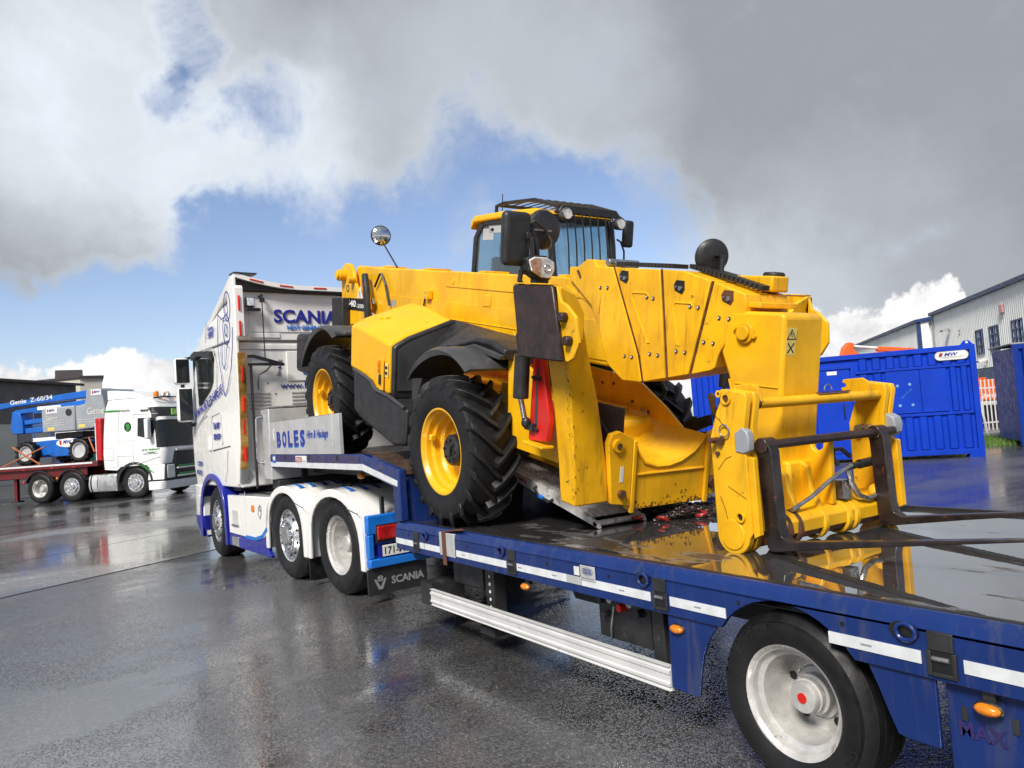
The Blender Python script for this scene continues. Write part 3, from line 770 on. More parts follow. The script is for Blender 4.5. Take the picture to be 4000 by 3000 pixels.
# side deflectors
for sx in (-1, 1):
    pts = [(2.735, 3.84), (3.0, 3.74), (3.02, 1.06), (2.93, 1.06), (2.80, 1.60), (2.765, 2.1), (2.735, 3.0)]
    dfl = MB().prism('x', pts, sx*1.246, sx*1.205).build('side_deflector', 'truck_white', TK, bevel=.008)
    MB().prism('x', [(2.732, 3.70), (2.732, 3.02), (2.705, 3.02), (2.705, 3.66)], sx*1.24, sx*1.13).build('deflector_lip', 'truck_white', dfl, bevel=.003)
    MB().prism('x', [(2.732, 2.80), (2.765, 2.09), (2.80, 1.60), (2.90, 1.09), (2.875, 1.09), (2.775, 1.60), (2.740, 2.09), (2.705, 2.80)], sx*1.24, sx*1.14).build('deflector_lip', mat('ochre_reflection', (.60, .36, .10), .22, metal=.6, var=.5, vscale=4), dfl, bevel=.003)  # chrome-like strip: the yellow machine's reflection is put into its base colour
    Box('deflector_hinge', 'steel', dfl, *sorted((sx*1.24, sx*1.06)), 2.69, 2.72, 2.96, 3.02)
    for z in (3.36, 3.02, 2.42, 2.02, 1.72, 1.36):
        MB().box(*sorted((sx*1.205, sx*1.180)), 2.685 if z > 2.9 else (2.70 if z > 1.8 else 2.745), 2.735 if z > 2.9 else (2.765 if z > 1.8 else 2.80), z, z+.20).build('red_reflector', 'red_paint', dfl, bevel=.004)
MB().prism('x', [(2.86, 1.26), (2.905, 1.08), (2.87, 1.08), (2.82, 1.26)], -1.242, -1.13).build('chequer_strip', 'alu', TK)
# rear wall of the cab: pressed panels, lettering and hose gantry
Y = 2.876
MB().prism('y', [(-1.20, 3.648), (1.20, 3.648)]+[(1.2-2.4*i/16, ztop(1.2-2.4*i/16)-.066) for i in range(17)], 2.775, 2.872).build('deflector_gap_shade', 'decal_black', TK)  # black filler stands in for the shade in the gap below the deflector
def panel(x0, x1, z0, z1, name='pressed_panel', d=.02): return MB().box(x0, x1, Y-d, Y, z0, z1).build(name, 'truck_white', cab, bevel=.012, seg=3)
panel(-1.17, 1.17, 2.985, 3.645, d=.022)
panel(-1.02, 1.02, 3.09, 3.54, d=.034)
panel(-1.05, -.60, 3.01, 3.08, d=.036)
panel(-.52, .45, 2.42, 2.83, d=.012)
panel(-1.16, 1.16, 2.86, 2.925, d=.014)
for z in (2.05, 2.10, 2.15, 2.20, 2.25):
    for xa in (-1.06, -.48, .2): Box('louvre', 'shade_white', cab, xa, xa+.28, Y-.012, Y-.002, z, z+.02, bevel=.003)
Box('cab_seam', 'seam', cab, -1.2, 1.2, Y-.004, Y+.01, 2.960, 2.970, bevel=0)
text('SCANIA', 'text_blue', cab, (-.68, Y-.043, 3.225), (1, 0, 0), (0, 0, 1), .185, .94, bold=.03, ext=.008)
text('NEXT GENERATION', 'text_sky', cab, (-.50, Y-.043, 3.133), (1, 0, 0), (0, 0, 1), .060, .66, bold=.02, ext=.006)
text('www.boles-hire.ie', 'text_blue', cab, (-.63, Y-.006, 2.315), (1, 0, 0), (0, 0, 1), .085, 1.05, bold=.008, ext=.003)
text('8', 'text_sky', cab, (-.30, Y-.016, 2.50), (1, 0, 0), (0, 0, 1), .10, .085, bold=.03, ext=.003)
text('V', 'text_blue', cab, (-.30, Y-.016, 2.62), (1, 0, 0), (0, 0, 1), .05, .085, bold=.03, ext=.003)
for i in range(5): ribbon([(-.61+.014*(i-2), 2.72), (-.625, 2.61), (-.64-.014*(i-2), 2.50)], 'y', Y-.005, .006).build('wheat_emblem', 'text_grey', cab)
Box('emblem_band', 'text_blue', cab, -.65, -.60, Y-.008, Y-.003, 2.60, 2.617, bevel=0)
for x, z in ((-.80, 2.40), (-.70, 2.25), (.1, 2.3)): MB().cyl((x, Y-.006, z), (x, Y, z), .010).build('grommet', 'seam', cab)
ga = MB().tube([(-.86, 2.760, 2.72), (-.86, 2.760, 3.60)], .008).build('hose_gantry', 'black_metal', TK)
MB().tube([(-.86, 2.850, 3.58), (-.86, 2.760, 3.58)], .02).box(-.89, -.83, 2.740, 2.780, 3.49, 3.55).build('gantry_clamp', 'black_metal', ga)
MB().prism('y', [(-1.10, 2.77), (-1.02, 2.775), (-.62, 2.66), (-.60, 2.635), (-.62, 2.62), (-1.10, 2.63), (-1.10, 2.66), (-.80, 2.665), (-1.02, 2.73), (-1.10, 2.735)], 2.730, 2.760).build('gantry_arm', 'black_metal', ga)
MB().tube([(-1.06, 2.760, 2.64), (-1.06, 2.760, 1.0)], .018).tube([(-.78, 2.740, 2.64), (-.86, 2.730, 2.56), (-.97, 2.730, 2.50), (-.985, 2.730, 2.40), (-.985, 2.730, 2.30)], .010).build('gantry_post', 'black_metal', ga)
wl = Box('work_lamp', 'black_plastic', TK, -1.10, -.98, 2.680, 2.760, 3.41, 3.54, bevel=.012)
Box('lamp_lens', 'lamp_glass', wl, -1.088, -.992, 2.672, 2.679, 3.422, 3.528, bevel=.004)
Box('lamp_arm', 'black_plastic', wl, -1.09, -.90, 2.700, 2.750, 3.36, 3.40)
Box('cab_underside', 'dark_frame', TK, -1.1, 1.1, 3.32, 5.2, .95, 1.015)
Box('engine_tunnel', 'dark_frame', TK, -.75, .75, 3.0, 3.9, .60, 1.60, bevel=.03)
# door and flank details on the left
def line(pts, name='door_seam', m='seam', w=.010): return ribbon(pts, 'x', L+.002, w, .006).build(name, m, cab)
line([(4.00, 1.53), (3.30, 1.575), (3.22, 1.58)])
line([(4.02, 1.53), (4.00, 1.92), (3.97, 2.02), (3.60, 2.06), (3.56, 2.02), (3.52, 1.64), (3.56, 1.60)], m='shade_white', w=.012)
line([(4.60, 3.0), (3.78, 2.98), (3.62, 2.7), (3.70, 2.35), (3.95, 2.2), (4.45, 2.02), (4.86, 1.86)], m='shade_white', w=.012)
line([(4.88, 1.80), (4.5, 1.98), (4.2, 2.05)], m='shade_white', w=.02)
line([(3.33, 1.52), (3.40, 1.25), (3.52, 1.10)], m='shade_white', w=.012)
Box('door_handle', 'truck_white', cab, L-.012, L+.012, 4.08, 4.18, 1.53, 1.74, bevel=.008)
sw = MB().prism('x', [(3.80, 2.92), (4.50, 2.99), (4.62, 2.9), (4.56, 2.20), (4.42, 2.22), (3.98, 2.40), (3.84, 2.52)], L-.002, L+.014).build('side_window', 'glass_dark', cab, bevel=.004)
MB().prism('x', [(4.02, 2.84), (4.30, 2.86), (4.28, 2.34), (4.06, 2.43)], L-.004, L-.0022).build('window_pane', 'mirror_glass', sw)
MB().prism('x', [(3.76, 2.94), (4.52, 3.02), (4.72, 2.98), (4.70, 2.90), (4.4, 2.93), (3.77, 2.86)], L-.05, L+.01).build('wind_deflector', 'black_plastic', cab, bevel=.004)
MB().loft([plan(1.20, 4.75, 5.52, .46, 2.98, n=5), plan(1.19, 4.75, 5.56, .46, 3.07, n=5)]).build('sun_visor', 'shade_white', cab, bevel=.01)
MB().loft([[(x*1.004, y+.012, z) for x, y, z in plan(1.18, 5.0, yf, .36, z, n=5)] for z, yf in ((2.05, 5.42), (2.5, 5.35), (2.93, 5.20))]).build('windscreen', 'glass_dark', cab)
# lettering on the door and flank
text('WWW.BOLES-HIRE.IE', 'text_blue', cab, (L-.003, 4.80, 1.99), (0, -1, .235), (0, .03, 1), .135, 1.42, bold=.008, ext=.003)
text('Tel: 087', 'text_blue', cab, (L-.003, 3.90, 1.83), (0, -1, 0), (0, 0, 1), .095, .30, bold=.03, ext=.003, shear=.15)
text('8524559', 'text_blue', cab, (L-.003, 3.90, 1.68), (0, -1, 0), (0, 0, 1), .085, .31, bold=.03, ext=.003, shear=.15)
text('COLIN', 'text_blue', cab, (L-.003, 4.78, 1.31), (0, -1, 0), (0, 0, 1), .07, .24, bold=.02, ext=.003)
text('BOLES', 'text_blue', cab, (L-.003, 4.84, 1.18), (0, -1, 0), (0, 0, 1), .07, .25, bold=.02, ext=.003)
text('580', 'text_blue', cab, (-1.246, 3.95, 3.14), (0, -1, 0), (.05, 0, 1), .085, .24, bold=.02, ext=.004)
text('Series', 'text_blue', cab, (-1.246, 3.94, 3.25), (0, -1, 0), (.05, 0, 1), .055, .25, bold=.01, ext=.004, shear=.2)
Box('badge_line', 'text_sky', cab, -1.25, -1.243, 3.69, 3.95, 3.235, 3.242, bevel=0)
for i in range(6): ribbon([(4.08-.02*i, 3.10+.05*i), (4.03-.01*i, 3.17+.045*i), (4.09-.015*i, 3.2+.04*i)], 'x', -1.252, .006).build('griffin_line', 'text_grey', cab)
# large outline artwork over flank and deflector: loops and sweeping edges
art = [[(3.02+.13*cos(a)*1.0, 3.46+.20*sin(a)) for a in [2*pi*i/20 for i in range(21)]],
       [(3.05+.05*cos(a), 3.42+.075*sin(a)) for a in [2*pi*i/14 for i in range(15)]],
       [(3.09+.15*cos(a), 3.15+.20*sin(a)) for a in [2*pi*i/20 for i in range(21)]],
       [(3.11+.055*cos(a), 3.15+.08*sin(a)) for a in [2*pi*i/14 for i in range(15)]],
       [(3.42, 3.40), (3.26, 3.32), (3.12, 3.34)], [(3.30, 3.02), (3.34, 2.72), (3.28, 2.64), (3.20, 2.68), (3.12, 2.90), (3.02, 3.0)],
       [(3.42, 3.42), (3.50, 3.05), (3.47, 2.78), (3.36, 2.34), (3.30, 2.27), (3.17, 2.36), (2.98, 2.62), (2.88, 2.90), (2.84, 3.15)]]
for p_ in art:
    ribbon(p_, 'x', -1.252, .014, .004).build('outline_artwork', 'text_blue', cab)
# mirrors on the left front corner
mi = MB().box(-1.52, -1.30, 4.74, 4.90, 2.55, 2.95).build('mirror', 'truck_white', TK, bevel=.05, seg=3)
Box('mirror_face', 'glass_dark', mi, -1.505, -1.315, 4.728, 4.739, 2.57, 2.93, bevel=.02)
mj = MB().box(-1.50, -1.28, 4.72, 4.88, 1.98, 2.50).build('mirror', 'truck_white', TK, bevel=.05, seg=3)
Box('mirror_face', 'glass_dark', mj, -1.485, -1.295, 4.708, 4.719, 2.0, 2.48, bevel=.02)
MB().tube([(-1.40, 4.82, 1.99), (-1.30, 4.86, 1.93), (-1.18, 4.9, 1.95)], .03).tube([(-1.40, 4.82, 2.49), (-1.40, 4.82, 2.56)], .03).tube([(-1.36, 4.84, 2.94), (-1.18, 4.88, 2.98)], .02).build('mirror_arm', 'black_plastic', TK)
mr = copy_tree(mi, TK); mr.location.x = 2.8
mr = copy_tree(mj, TK); mr.location.x = 2.78
# bumper and lower front
bp = MB().loft([plan(1.20, 4.66, 5.36, .34, .26, n=5), plan(1.235, 4.66, 5.46, .36, .45, n=5), plan(1.235, 4.66, 5.46, .36, 1.018, n=5)]).build('bumper', 'truck_white', TK, bevel=.012)
MB().loft([plan(1.205, 4.665, 5.37, .34, .235, n=5), plan(1.242, 4.655, 5.47, .36, .44, n=5), plan(1.243, 4.655, 5.475, .36, .56, n=5)]).build('bumper_skirt', 'truck_blue', bp, bevel=.006)
Box('front_step', 'shade_white', bp, L-.004, L+.03, 4.76, 4.90, .60, .86)
Box('corner_lamp', 'lamp_orange', bp, L-.006, L+.02, 4.70, 4.745, .68, .74)
# blue mudguard arch over the front wheel
path = [(3.50, .22), (3.53, .55)]+[(4.14+.62*cos(a), .56+.64*sin(a)) for a in [pi-(pi)*i/14 for i in range(15)]]+[(4.76, .45), (4.75, .25)]
path = path[1:] if False else path
def arch(name, path, x0, x1, lip, m, par, th_=.03):
    cy = sum(p[0] for p in path)/len(path)
    def inn(p, d):
        v_ = Vector((p[0]-cy, (p[1]-.45)*1.0)); Lg = v_.length or 1
        return (p[0]-v_.x/Lg*d, p[1]-v_.y/Lg*d*(1 if p[1] > .45 else 0))
    rg = [[(x0, *inn(p, lip)) for p in path], [(x0, *p) for p in path], [(x1, *p) for p in path], [(x1, *inn(p, th_)) for p in path], [(x0-(x0-x1)*.1, *inn(p, th_)) for p in path], [(x0-(x0-x1)*.05, *inn(p, lip)) for p in path]]
    rg.append(rg[0])
    mb = MB(); n = len(path)
    vs = [p for r in rg[:-1] for p in r]; fs = []
    K = len(rg)-1
    for k in range(K):
        for i in range(n-1):
            a, b = k*n+i, k*n+i+1; c, d = ((k+1) % K)*n+i+1, ((k+1) % K)*n+i
            fs.append((a, b, c, d))
    for e in (0, n-1): fs.append(tuple(k*n+e for k in range(K)))
    return mb.raw(vs, fs).build(name, m, par, bevel=.010, ang=40)
arch('wheel_arch', path, L-.012, -.85, .085, 'truck_blue', TK)
pr = [(x, y) for x, y in path]
arch('wheel_arch', pr, 1.262, .85, .085, 'truck_blue', TK)
# chassis
for x in (-.45, .33): Box('frame_rail', 'dark_frame', TK, x, x+.12, -.75, 4.8, .62, .90)
Box('catwalk', 'alu', TK, -1.15, .9, 2.0, 3.25, .905, .925)
for k in range(8): Box('catwalk_slot', 'black_metal', TK, -1.05+.2*k, -.95+.2*k, 2.3, 3.1, .9255, .932, bevel=0)
MB().box(-.5, .5, .25, 1.15, .93, 1.05).prism('z', [(-.45, .2), (-.1, .2), (-.06, -.25), (-.45, -.3)], 1.0, 1.09).prism('z', [(.45, .2), (.1, .2), (.06, -.25), (.45, -.3)], 1.0, 1.09).build('fifth_wheel', 'black_metal', TK, bevel=.01)
Box('cable_box', 'black_plastic', TK, -.9, -.55, 2.2, 2.5, .93, 1.0)
Box('blue_valve', 'text_sky', TK, -1.08, -1.0, 1.86, 1.98, .93, .99)
# side skirts
for sx in (-1, 1):
    h = sx*1.25; hi = sx*1.20
    MB().prism('x', [(3.44, .915), (1.83, .935), (1.93, .60), (1.95, .50), (2.10, .42), (2.35, .375), (2.7, .385), (3.42, .395)], h, hi).build('side_skirt', 'truck_white', TK, bevel=.012)
    MB().prism('x', [(3.42, .392), (2.7, .382), (2.35, .372), (2.10, .417), (1.945, .50), (1.95, .27), (1.86, .225), (1.90, .20), (3.0, .225), (3.44, .235)], h+sx*-.002, hi).build('skirt_trim', 'truck_blue', TK, bevel=.006)
    ribbon([(2.72, .395), (2.38, .392), (2.14, .44), (1.965, .545)], 'x', h-.005 if sx < 0 else h+.001, .045).build('skirt_stripe', 'text_sky', TK)
ribbon([(2.72, .995-.02), (2.72, .40)], 'x', L-.002, .006).build('skirt_seam', 'shade_white', TK)
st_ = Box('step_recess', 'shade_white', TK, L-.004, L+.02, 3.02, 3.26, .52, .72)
Box('step_tread', 'steel', st_, L-.02, L+.0, 3.00, 3.27, .505, .53)
Box('skirt_lamp', 'lamp_orange', TK, L-.012, L+.004, 2.37, 2.47, .735, .815)
Box('skirt_step', 'alu', TK, L-.01, L+.03, 3.05, 3.30, .24, .36)
for pts_ in ([(2.22, .80), (2.24, .72), (2.18, .66), (2.13, .72), (2.12, .80)], [(2.16+.03*cos(a), .79+.035*sin(a)) for a in [2*pi*i/10 for i in range(11)]]): ribbon(pts_, 'x', L-.005, .018).build('shield_emblem', 'text_grey', TK)
# white mudguards over the rear axles with blue bands
def mud(yc, y0, y1, sx):
    path = [(y0, .31), (y0-.02*(1 if y0 > yc else -1), .62)]
    r_ = abs(y0-yc)
    k = 14
    path = [(y0, .31)]+[(yc+(y0-yc)*.985*1.0, .58)]+[(yc+(abs(y0-yc) if cos(a) > 0 else abs(y1-yc))*.97*cos(a), .60+.485*sin(a)) for a in [pi*i/k for i in range(1, k)]]+[(yc+(y1-yc)*.985, .58), (y1, .31)]
    f = arch('mudguard', path, sx*1.25, sx*.62, .085, 'truck_white', TK)
    for i in range(4):
        xa = sx*(1.10-.15*i)
        sgm = [(yc+r_*.975*cos(a), .60+.4865*sin(a)) for a in [pi*(.30+.32*j/8) for j in range(9)]]
        for m_, w_, o_ in (('text_sky' if i < 2 else 'text_blue', .055, .001), ('decal_white', .012, .0012)):
            for dx in ((0,) if m_ != 'decal_white' else (-.036, .036)):
                vs = []; fs = []
                for j, (y, z) in enumerate(sgm):
                    v_ = Vector((y-yc, z-.45)).normalized()*(.003+o_)
                    vs += [(xa+dx-w_/2, y+v_.x, z+v_.y), (xa+dx+w_/2, y+v_.x, z+v_.y)]
                    if j: fs.append((2*j-2, 2*j-1, 2*j+1, 2*j))
                MB().raw(vs, fs).build('mudguard_band', m_, f)
    ribbon([(yc-r_*.92, .86), (yc-r_*.55, .90)], 'x', sx*1.252-.004, .006).build('mudguard_seam', 'seam', f)
    return f
for sx in (-1, 1):
    mud(1.375, 2.02, .77, sx)
    mud(.06, .735, -.63, sx)
    Box('inner_flap', 'rubber', TK, *sorted((sx*1.24, sx*.62)), .725, .745, .06, .32)
    Box('guard_bracket', 'black_metal', TK, *sorted((sx*.98, sx*1.02)), -.60, -.56, .78, 1.0)
# rear end: blue tail panel, lamps, number plate, flap
def tail(sx):
    a, b_ = sorted((sx*1.23, sx*.34))
    tp = MB().box(a, b_, -.72, -.63, .345, .43).build('tail_panel', 'truck_sky', TK, bevel=.012)
    MB().box(a, b_, -.70, -.63, .66, .845).build('tail_upper', 'truck_sky', tp, bevel=.015)
    MB().box(*sorted((sx*1.23, sx*1.17)), -.705, -.63, .43, .66).build('tail_edge', 'truck_sky', tp, bevel=.010)
    Box('tail_recess', 'truck_blue', tp, *sorted((sx*1.17, sx*.36)), -.665, -.64, .43, .66, bevel=0)
    l_ = Box('tail_light', 'lamp_red', TK, *sorted((sx*1.135, sx*.85)), -.722, -.69, .60, .735, bevel=.012)
    Box('light_rim', 'black_plastic', l_, *sorted((sx*1.15, sx*.84)), -.706, -.695, .585, .75, bevel=.008)
    fl = Box('mud_flap', 'black_plastic', TK, *sorted((sx*1.25, sx*.60)), -.685, -.665, .085, .335, bevel=.004)
    return fl
fl = tail(-1); tail(1)
text('SCANIA', 'text_grey', fl, (-1.0, -.6855, .165), (1, 0, 0), (0, 0, 1), .075, .36, bold=.03, ext=.002)
text('8', 'text_grey', fl, (-1.15, -.6855, .21), (1, 0, 0), (0, 0, 1), .055, .06, bold=.02, ext=.002)
MB().prism('y', [(-1.185, .235), (-1.165, .235), (-1.12, .155), (-1.075, .235), (-1.055, .235), (-1.10, .135), (-1.14, .135)], -.6875, -.6855).build('v_emblem', 'text_grey', fl)
npb = Box('number_plate', 'decal_white', TK, -1.10, -.62, -.728, -.721, .445, .55, bevel=.003)
Box('plate_band', 'text_blue', npb, -1.145, -1.10, -.728, -.7215, .445, .55, bevel=0)
text('171-MH-2', 'decal_black', npb, (-1.075, -.7285, .463), (1, 0, 0), (0, 0, 1), .07, .36, bold=.008, ext=.002)
cb_ = Box('lamp_bracket', 'black_metal', TK, -.80, -.70, -.80, -.74, .42, 1.02, bevel=.006)
for z, x in ((.885, -.86), (.735, -.85), (.60, -.86)):
    q = MB().lathe([(.001, -.90), (.038, -.90), (.042, -.885), (.03, -.84), (.001, -.83)], c=(x, 0, z), ax='y', n=20).build('round_lamp', 'lamp_glass', cb_)
    MB().cyl((x, -.84, z), (-.78, -.77, z), .018).build('lamp_stalk', 'black_metal', cb_)
MB().tube([(-.84, -.76, 1.05), (-.86, -.77, .98), (-.84, -.76, .90), (-.80, -.76, .84)], .02).build('valve_hose', 'black_plastic', cb_)
# wheels
for sx in (-1, 1):
    road_wheel(TK, (sx*1.19, 4.14, .505), .505, .295, .32, sx, 'flat', radians(-5))
    road_wheel(TK, (sx*1.20, 1.375, .505), .505, .295, .36, sx, 'flat')
    w = road_wheel(TK, (sx*1.20, .03, .505), .505, .295, .56, sx, 'deep')
    if sx < 0:
        arc_text('BRIDGESTONE', 'rubber_lug', w, .425, .021, 118, 7, .035, sx)
for y in (.03, 1.375, 4.14): MB().cyl((-1.0, y, .505), (1.0, y, .505), .10).build('axle', 'dark_frame', TK)
# ================================================================== telehandler on the trailer (nose down, facing the rear)
pt = radians(11.9); pc, ps = cos(pt), sin(pt)
TM = frame((0, 6.106, 1.423), (-1, 0, 0), (0, -pc, -ps), (0, -ps, pc))
TH = thing('telehandler', 'yellow telescopic handler with black cab guard and pallet forks standing on the low loader', 'telehandler', TM)
# ---- wheels with chevron lugs
def ag_wheel(x, y, side, steer=0.0):
    R, rr = .605, .338
    w = MB().lathe([(r, side*h) for r, h in [(rr+.012, .165), (rr+.012, .185), (rr-.004, .185), (rr-.012, .17), (rr-.030, .15), (rr-.034, .11), (rr-.060, .09), (rr-.064, .045), (rr-.085, .02), (rr-.088, -.02), (rr*.50, -.03), (.001, -.03)]], n=56).build('wheel', 'yellow_rim', TH, ang=30)
    w.location = (x, y, .61)
    w.rotation_euler = (0, 0, steer)
    pr = [(rr, .150), (rr+.014, .190), (rr+.05, .205), (rr+.12, .212), (R-.11, .208), (R-.075, .198), (R-.062, .17), (R-.055, .08), (R-.053, 0), (R-.055, -.08), (R-.062, -.17), (R-.075, -.198), (R-.11, -.208), (rr+.12, -.212), (rr+.05, -.205), (rr+.014, -.190), (rr, -.150)]
    t_ = MB().lathe(pr, n=64, closed=True).build('tyre', 'rubber', w, ang=30)
    N_ = 19
    for sgn in (-1, 1):
        for i in range(N_):
            if not hasattr(ag_wheel, 'lug%d' % sgn):
                pass
            ph0 = 2*pi*(i+(.5 if sgn > 0 else 0))/N_
            key = 'lug%d' % sgn
            if not hasattr(ag_wheel, key):
                secs = [(-.015, 0.0, R+.002, R-.06, .044), (.05, .09, R+.003, R-.06, .042), (.11, .20, R, R-.065, .046), (.165, .30, R-.006, R-.072, .056), (.196, .37, R-.018, R-.085, .064), (.212, .395, R-.060, R-.118, .058), (.214, .405, R-.105, R-.120, .040)]
                rg = []
                for xx, da, ro, ri, wd in secs:
                    ring = []
                    for (rad, dx, k) in ((ri, -.012, -.62), (ro, .0, -.42), (ro, .0, .42), (ri, -.012, .62)):
                        a = da + k*wd/rad
                        ring.append((sgn*(xx+dx), rad*cos(a), rad*sin(a)))
                    rg.append(ring)
                o_ = MB().loft(rg).build('lug', 'rubber_lug', w, bevel=.006, ang=35)
                setattr(ag_wheel, key, o_)
            else:
                o_ = getattr(ag_wheel, key).copy(); COL.objects.link(o_)
            o_.parent = w
            o_.rotation_euler = (ph0, 0, 0)
    hb = MB().lathe([(.001, side*.10), (.105, side*.10), (.125, side*.085), (.13, side*.03), (.135, side*-.03), (.001, side*-.03)], n=28).build('hub', 'black_metal', w)
    for k in range(8):
        a = 2*pi*k/8
        MB().cyl((side*.098, .082*cos(a), .082*sin(a)), (side*.112, .082*cos(a), .082*sin(a)), .012, n=6).build('hub_bolt', 'black_metal', w)
    MB().box(*sorted((side*.10, side*.118)), -.03, .03, -.045, .045).build('hub_plug', 'black_metal', w, bevel=.006)
    for k in range(12):
        a = 2*pi*k/12+.1
        MB().cyl((side*-.031, .155*cos(a), .155*sin(a)), (side*-.006, .155*cos(a), .155*sin(a)), .013, n=6).build('wheel_nut', 'steel', w)
    MB().box(*sorted((side*.10, side*.15)), -.282, -.235, .03, .085).build('valve_guard', 'yellow_rim', w, bevel=.010)
    return w
for sx in (1, -1):
    ag_wheel(sx*.965, 2.76, sx); ag_wheel(sx*.965, 0, sx, 0)
for y in (0, 2.76):
    MB().cyl((-.82, y, .61), (.82, y, .61), .11).ell((0, y, .61), .22, .2, .2).build('axle', 'black_metal', TH)
    for sx in (-1, 1): Box('axle_knuckle', 'yellow_worn', TH, *sorted((sx*.62, sx*.84)), y-.11, y+.11, .48, .76, bevel=.03)
# ---- chassis
Box('chassis', 'yellow', TH, -.34, .34, -1.45, 3.3, .50, .98, bevel=.02)
Box('belly_plate', 'black_metal', TH, -.6, .9, .5, 2.2, .42, .56, bevel=.02)
Box('counterweight', 'black_metal', TH, -.85, .85, -1.95, -1.35, .70, 1.20, bevel=.05)
for sx in (-1, 1):
    tw = MB().prism('x', [(-1.62, .95), (-1.72, 1.75), (-1.76, 1.95), (-1.72, 2.08), (-1.60, 2.145), (-1.44, 2.13), (-1.33, 2.04), (-1.28, 1.90), (-1.05, 1.72), (-.80, 1.56), (-.55, 1.35), (-.50, .95)], sx*.31, sx*.265).build('rear_tower', 'yellow', TH, bevel=.008)
    MB().cyl((sx*.31, -1.62, 1.985), (sx*.40, -1.62, 1.985), .075, n=22).cyl((sx*.40, -1.62, 1.985), (sx*.43, -1.62, 1.985), .055, n=18).build('pivot_pin', 'yellow_worn', tw, bevel=.006)
    MB().cyl((sx*.31, -1.30, 1.93), (sx*.39, -1.30, 1.93), .045).build('pivot_pin', 'yellow_worn', tw, bevel=.004)
    MB().lathe([(.05, sx*.312), (.05, sx*.314), (.03, sx*.314), (.03, sx*.312)], c=(0, -1.50, 1.82), n=16).build('tower_hole', 'seam', tw)
    MB().prism('x', [(-1.78, 1.04), (-1.80, 1.69), (-1.42, 1.70), (-1.36, 1.04)], sx*.42, sx*.314).build('rear_pad', 'black_plastic', TH, bevel=.015)
tw = [o_ for o_ in TH.children if o_.name.startswith('rear_tower')][0]
for sx in (1,):
    dp = MB().prism('x', [(-1.50, 1.70), (-.90, 1.70), (-.90, 1.555), (-1.50, 1.555)], .316, .320).build('model_decal', 'decal_black', TH)
    text('540', 'decal_white', dp, (.3205, -1.49, 1.59), (0, 1, 0), (0, 0, 1), .085, .30, bold=.03, ext=.002)
    text('-200', 'decal_white', dp, (.3205, -1.17, 1.585), (0, 1, 0), (0, 0, 1), .050, .24, bold=.02, ext=.002)
    dw = MB().prism('x', [(-1.07, 1.86), (-.98, 1.71), (-1.17, 1.71)], .3125, .316).build('warning_decal', 'decal_white', TH)
    text('R', 'text_grey', dw, (.3165, -1.10, 1.72), (0, 1, 0), (0, 0, 1), .08, .06, ext=.001)
# hoses and pipes between tower and boom
for k, dx in enumerate((0, .05)):
    MB().tube([(.27+dx*.4, -1.06+dx, 1.98), (.30, -.98+dx, 1.99), (.32, -.92+dx, 1.93), (.33, -.85+dx, 1.80), (.33, -.82+dx, 1.62), (.32, -.80+dx, 1.42)], .034, n=10).build('boom_hose', 'black_plastic', TH)
MB().tube([(.25, -.76, 1.86), (.255, -.60, 2.015), (.255, -.55, 2.02), (.26, -.42, 1.89), (.26, -.30, 1.66)], .014, n=8).build('hydraulic_pipe', 'black_metal', TH)
MB().tube([(.26, -.55, 2.025), (.265, -.41, 1.885)], .011).tube([(.26, -.79, 1.70), (.27, -.74, 1.64)], .025).build('pipe_union', 'chrome', TH)
lf = MB().box(.222, .226, -.42, -.16, 1.60, 1.75).build('load_chart', 'decal_white', TH)
for k in range(3): Box('chart_print', 'text_grey', lf, .2265, .2275, -.40+.08*k, -.345+.08*k, 1.64, 1.72, bevel=0)
# ---- boom
bm_ = MB().prism('x', [(-1.46, 2.09), (-1.36, 2.118), (-.75, 2.098), (3.30, 2.025), (3.70, 2.02), (3.70, 1.365), (1.0, 1.405), (-.6, 1.46), (-1.28, 1.62), (-1.46, 1.75)], -.165, .218).build('boom', 'yellow', TH, bevel=.02, seg=3)
MB().prism('x', [(-.78, 1.770), (3.5, 1.702), (3.50, 1.700), (3.52, 1.69), (3.66, 1.41), (1.0, 1.425), (-.6, 1.48)], .2175, .227).build('side_plate', 'yellow', bm_, bevel=.004)
MB().prism('x', [(1.03, 2.055), (1.03, 1.905), (2.4, 1.880), (3.10, 1.872), (3.31, 1.868), (3.08, 1.96), (3.08, 2.022)], .2178, .226).build('side_plate', 'yellow', bm_, bevel=.004)
for (y0, z0, y1, z1) in ((.97, 1.582, 3.2, 1.548), (.85, 1.579, .97, 1.583)):
    MB().tube([(.229, y0, z0), (.229, y1, z1)], .006, n=6).build('weld_bead', 'yellow', bm_)
MB().tube([(.222, -.74, 1.774), (.222, 3.5, 1.704)], .005, n=6).tube([(.222, 3.086, 1.957), (.222, 3.308, 1.873), (.222, 3.456, 1.81), (.228, 3.527, 1.697), (.228, 3.656, 1.418)], .007, n=6).build('weld_bead', 'yellow', bm_)
Box('boss_plate', 'yellow', bm_, .218, .231, 1.785, 1.925, 1.735, 1.845, bevel=.012)
for y, z, r in ((1.19, 1.963, .032), (2.34, 1.493, .04)):
    MB().cyl((.22, y, z), (.2335, y, z), r, n=20).build('wear_plug', 'yellow', bm_, bevel=.004)
bk = Box('hose_bracket', 'yellow', bm_, .225, .275, .64, .74, 1.765, 1.855, bevel=.004)
for y in (.66, .72):
    for z in (1.785, 1.83): MB().cyl((.275, y, z), (.281, y, z), .007, n=8).build('bracket_bolt', 'steel', bk)
MB().tube([(.24, .60, 1.80), (.25, .59, 1.70), (.245, .60, 1.60), (.24, .62, 1.50)], .010).build('cable', 'black_plastic', bm_)
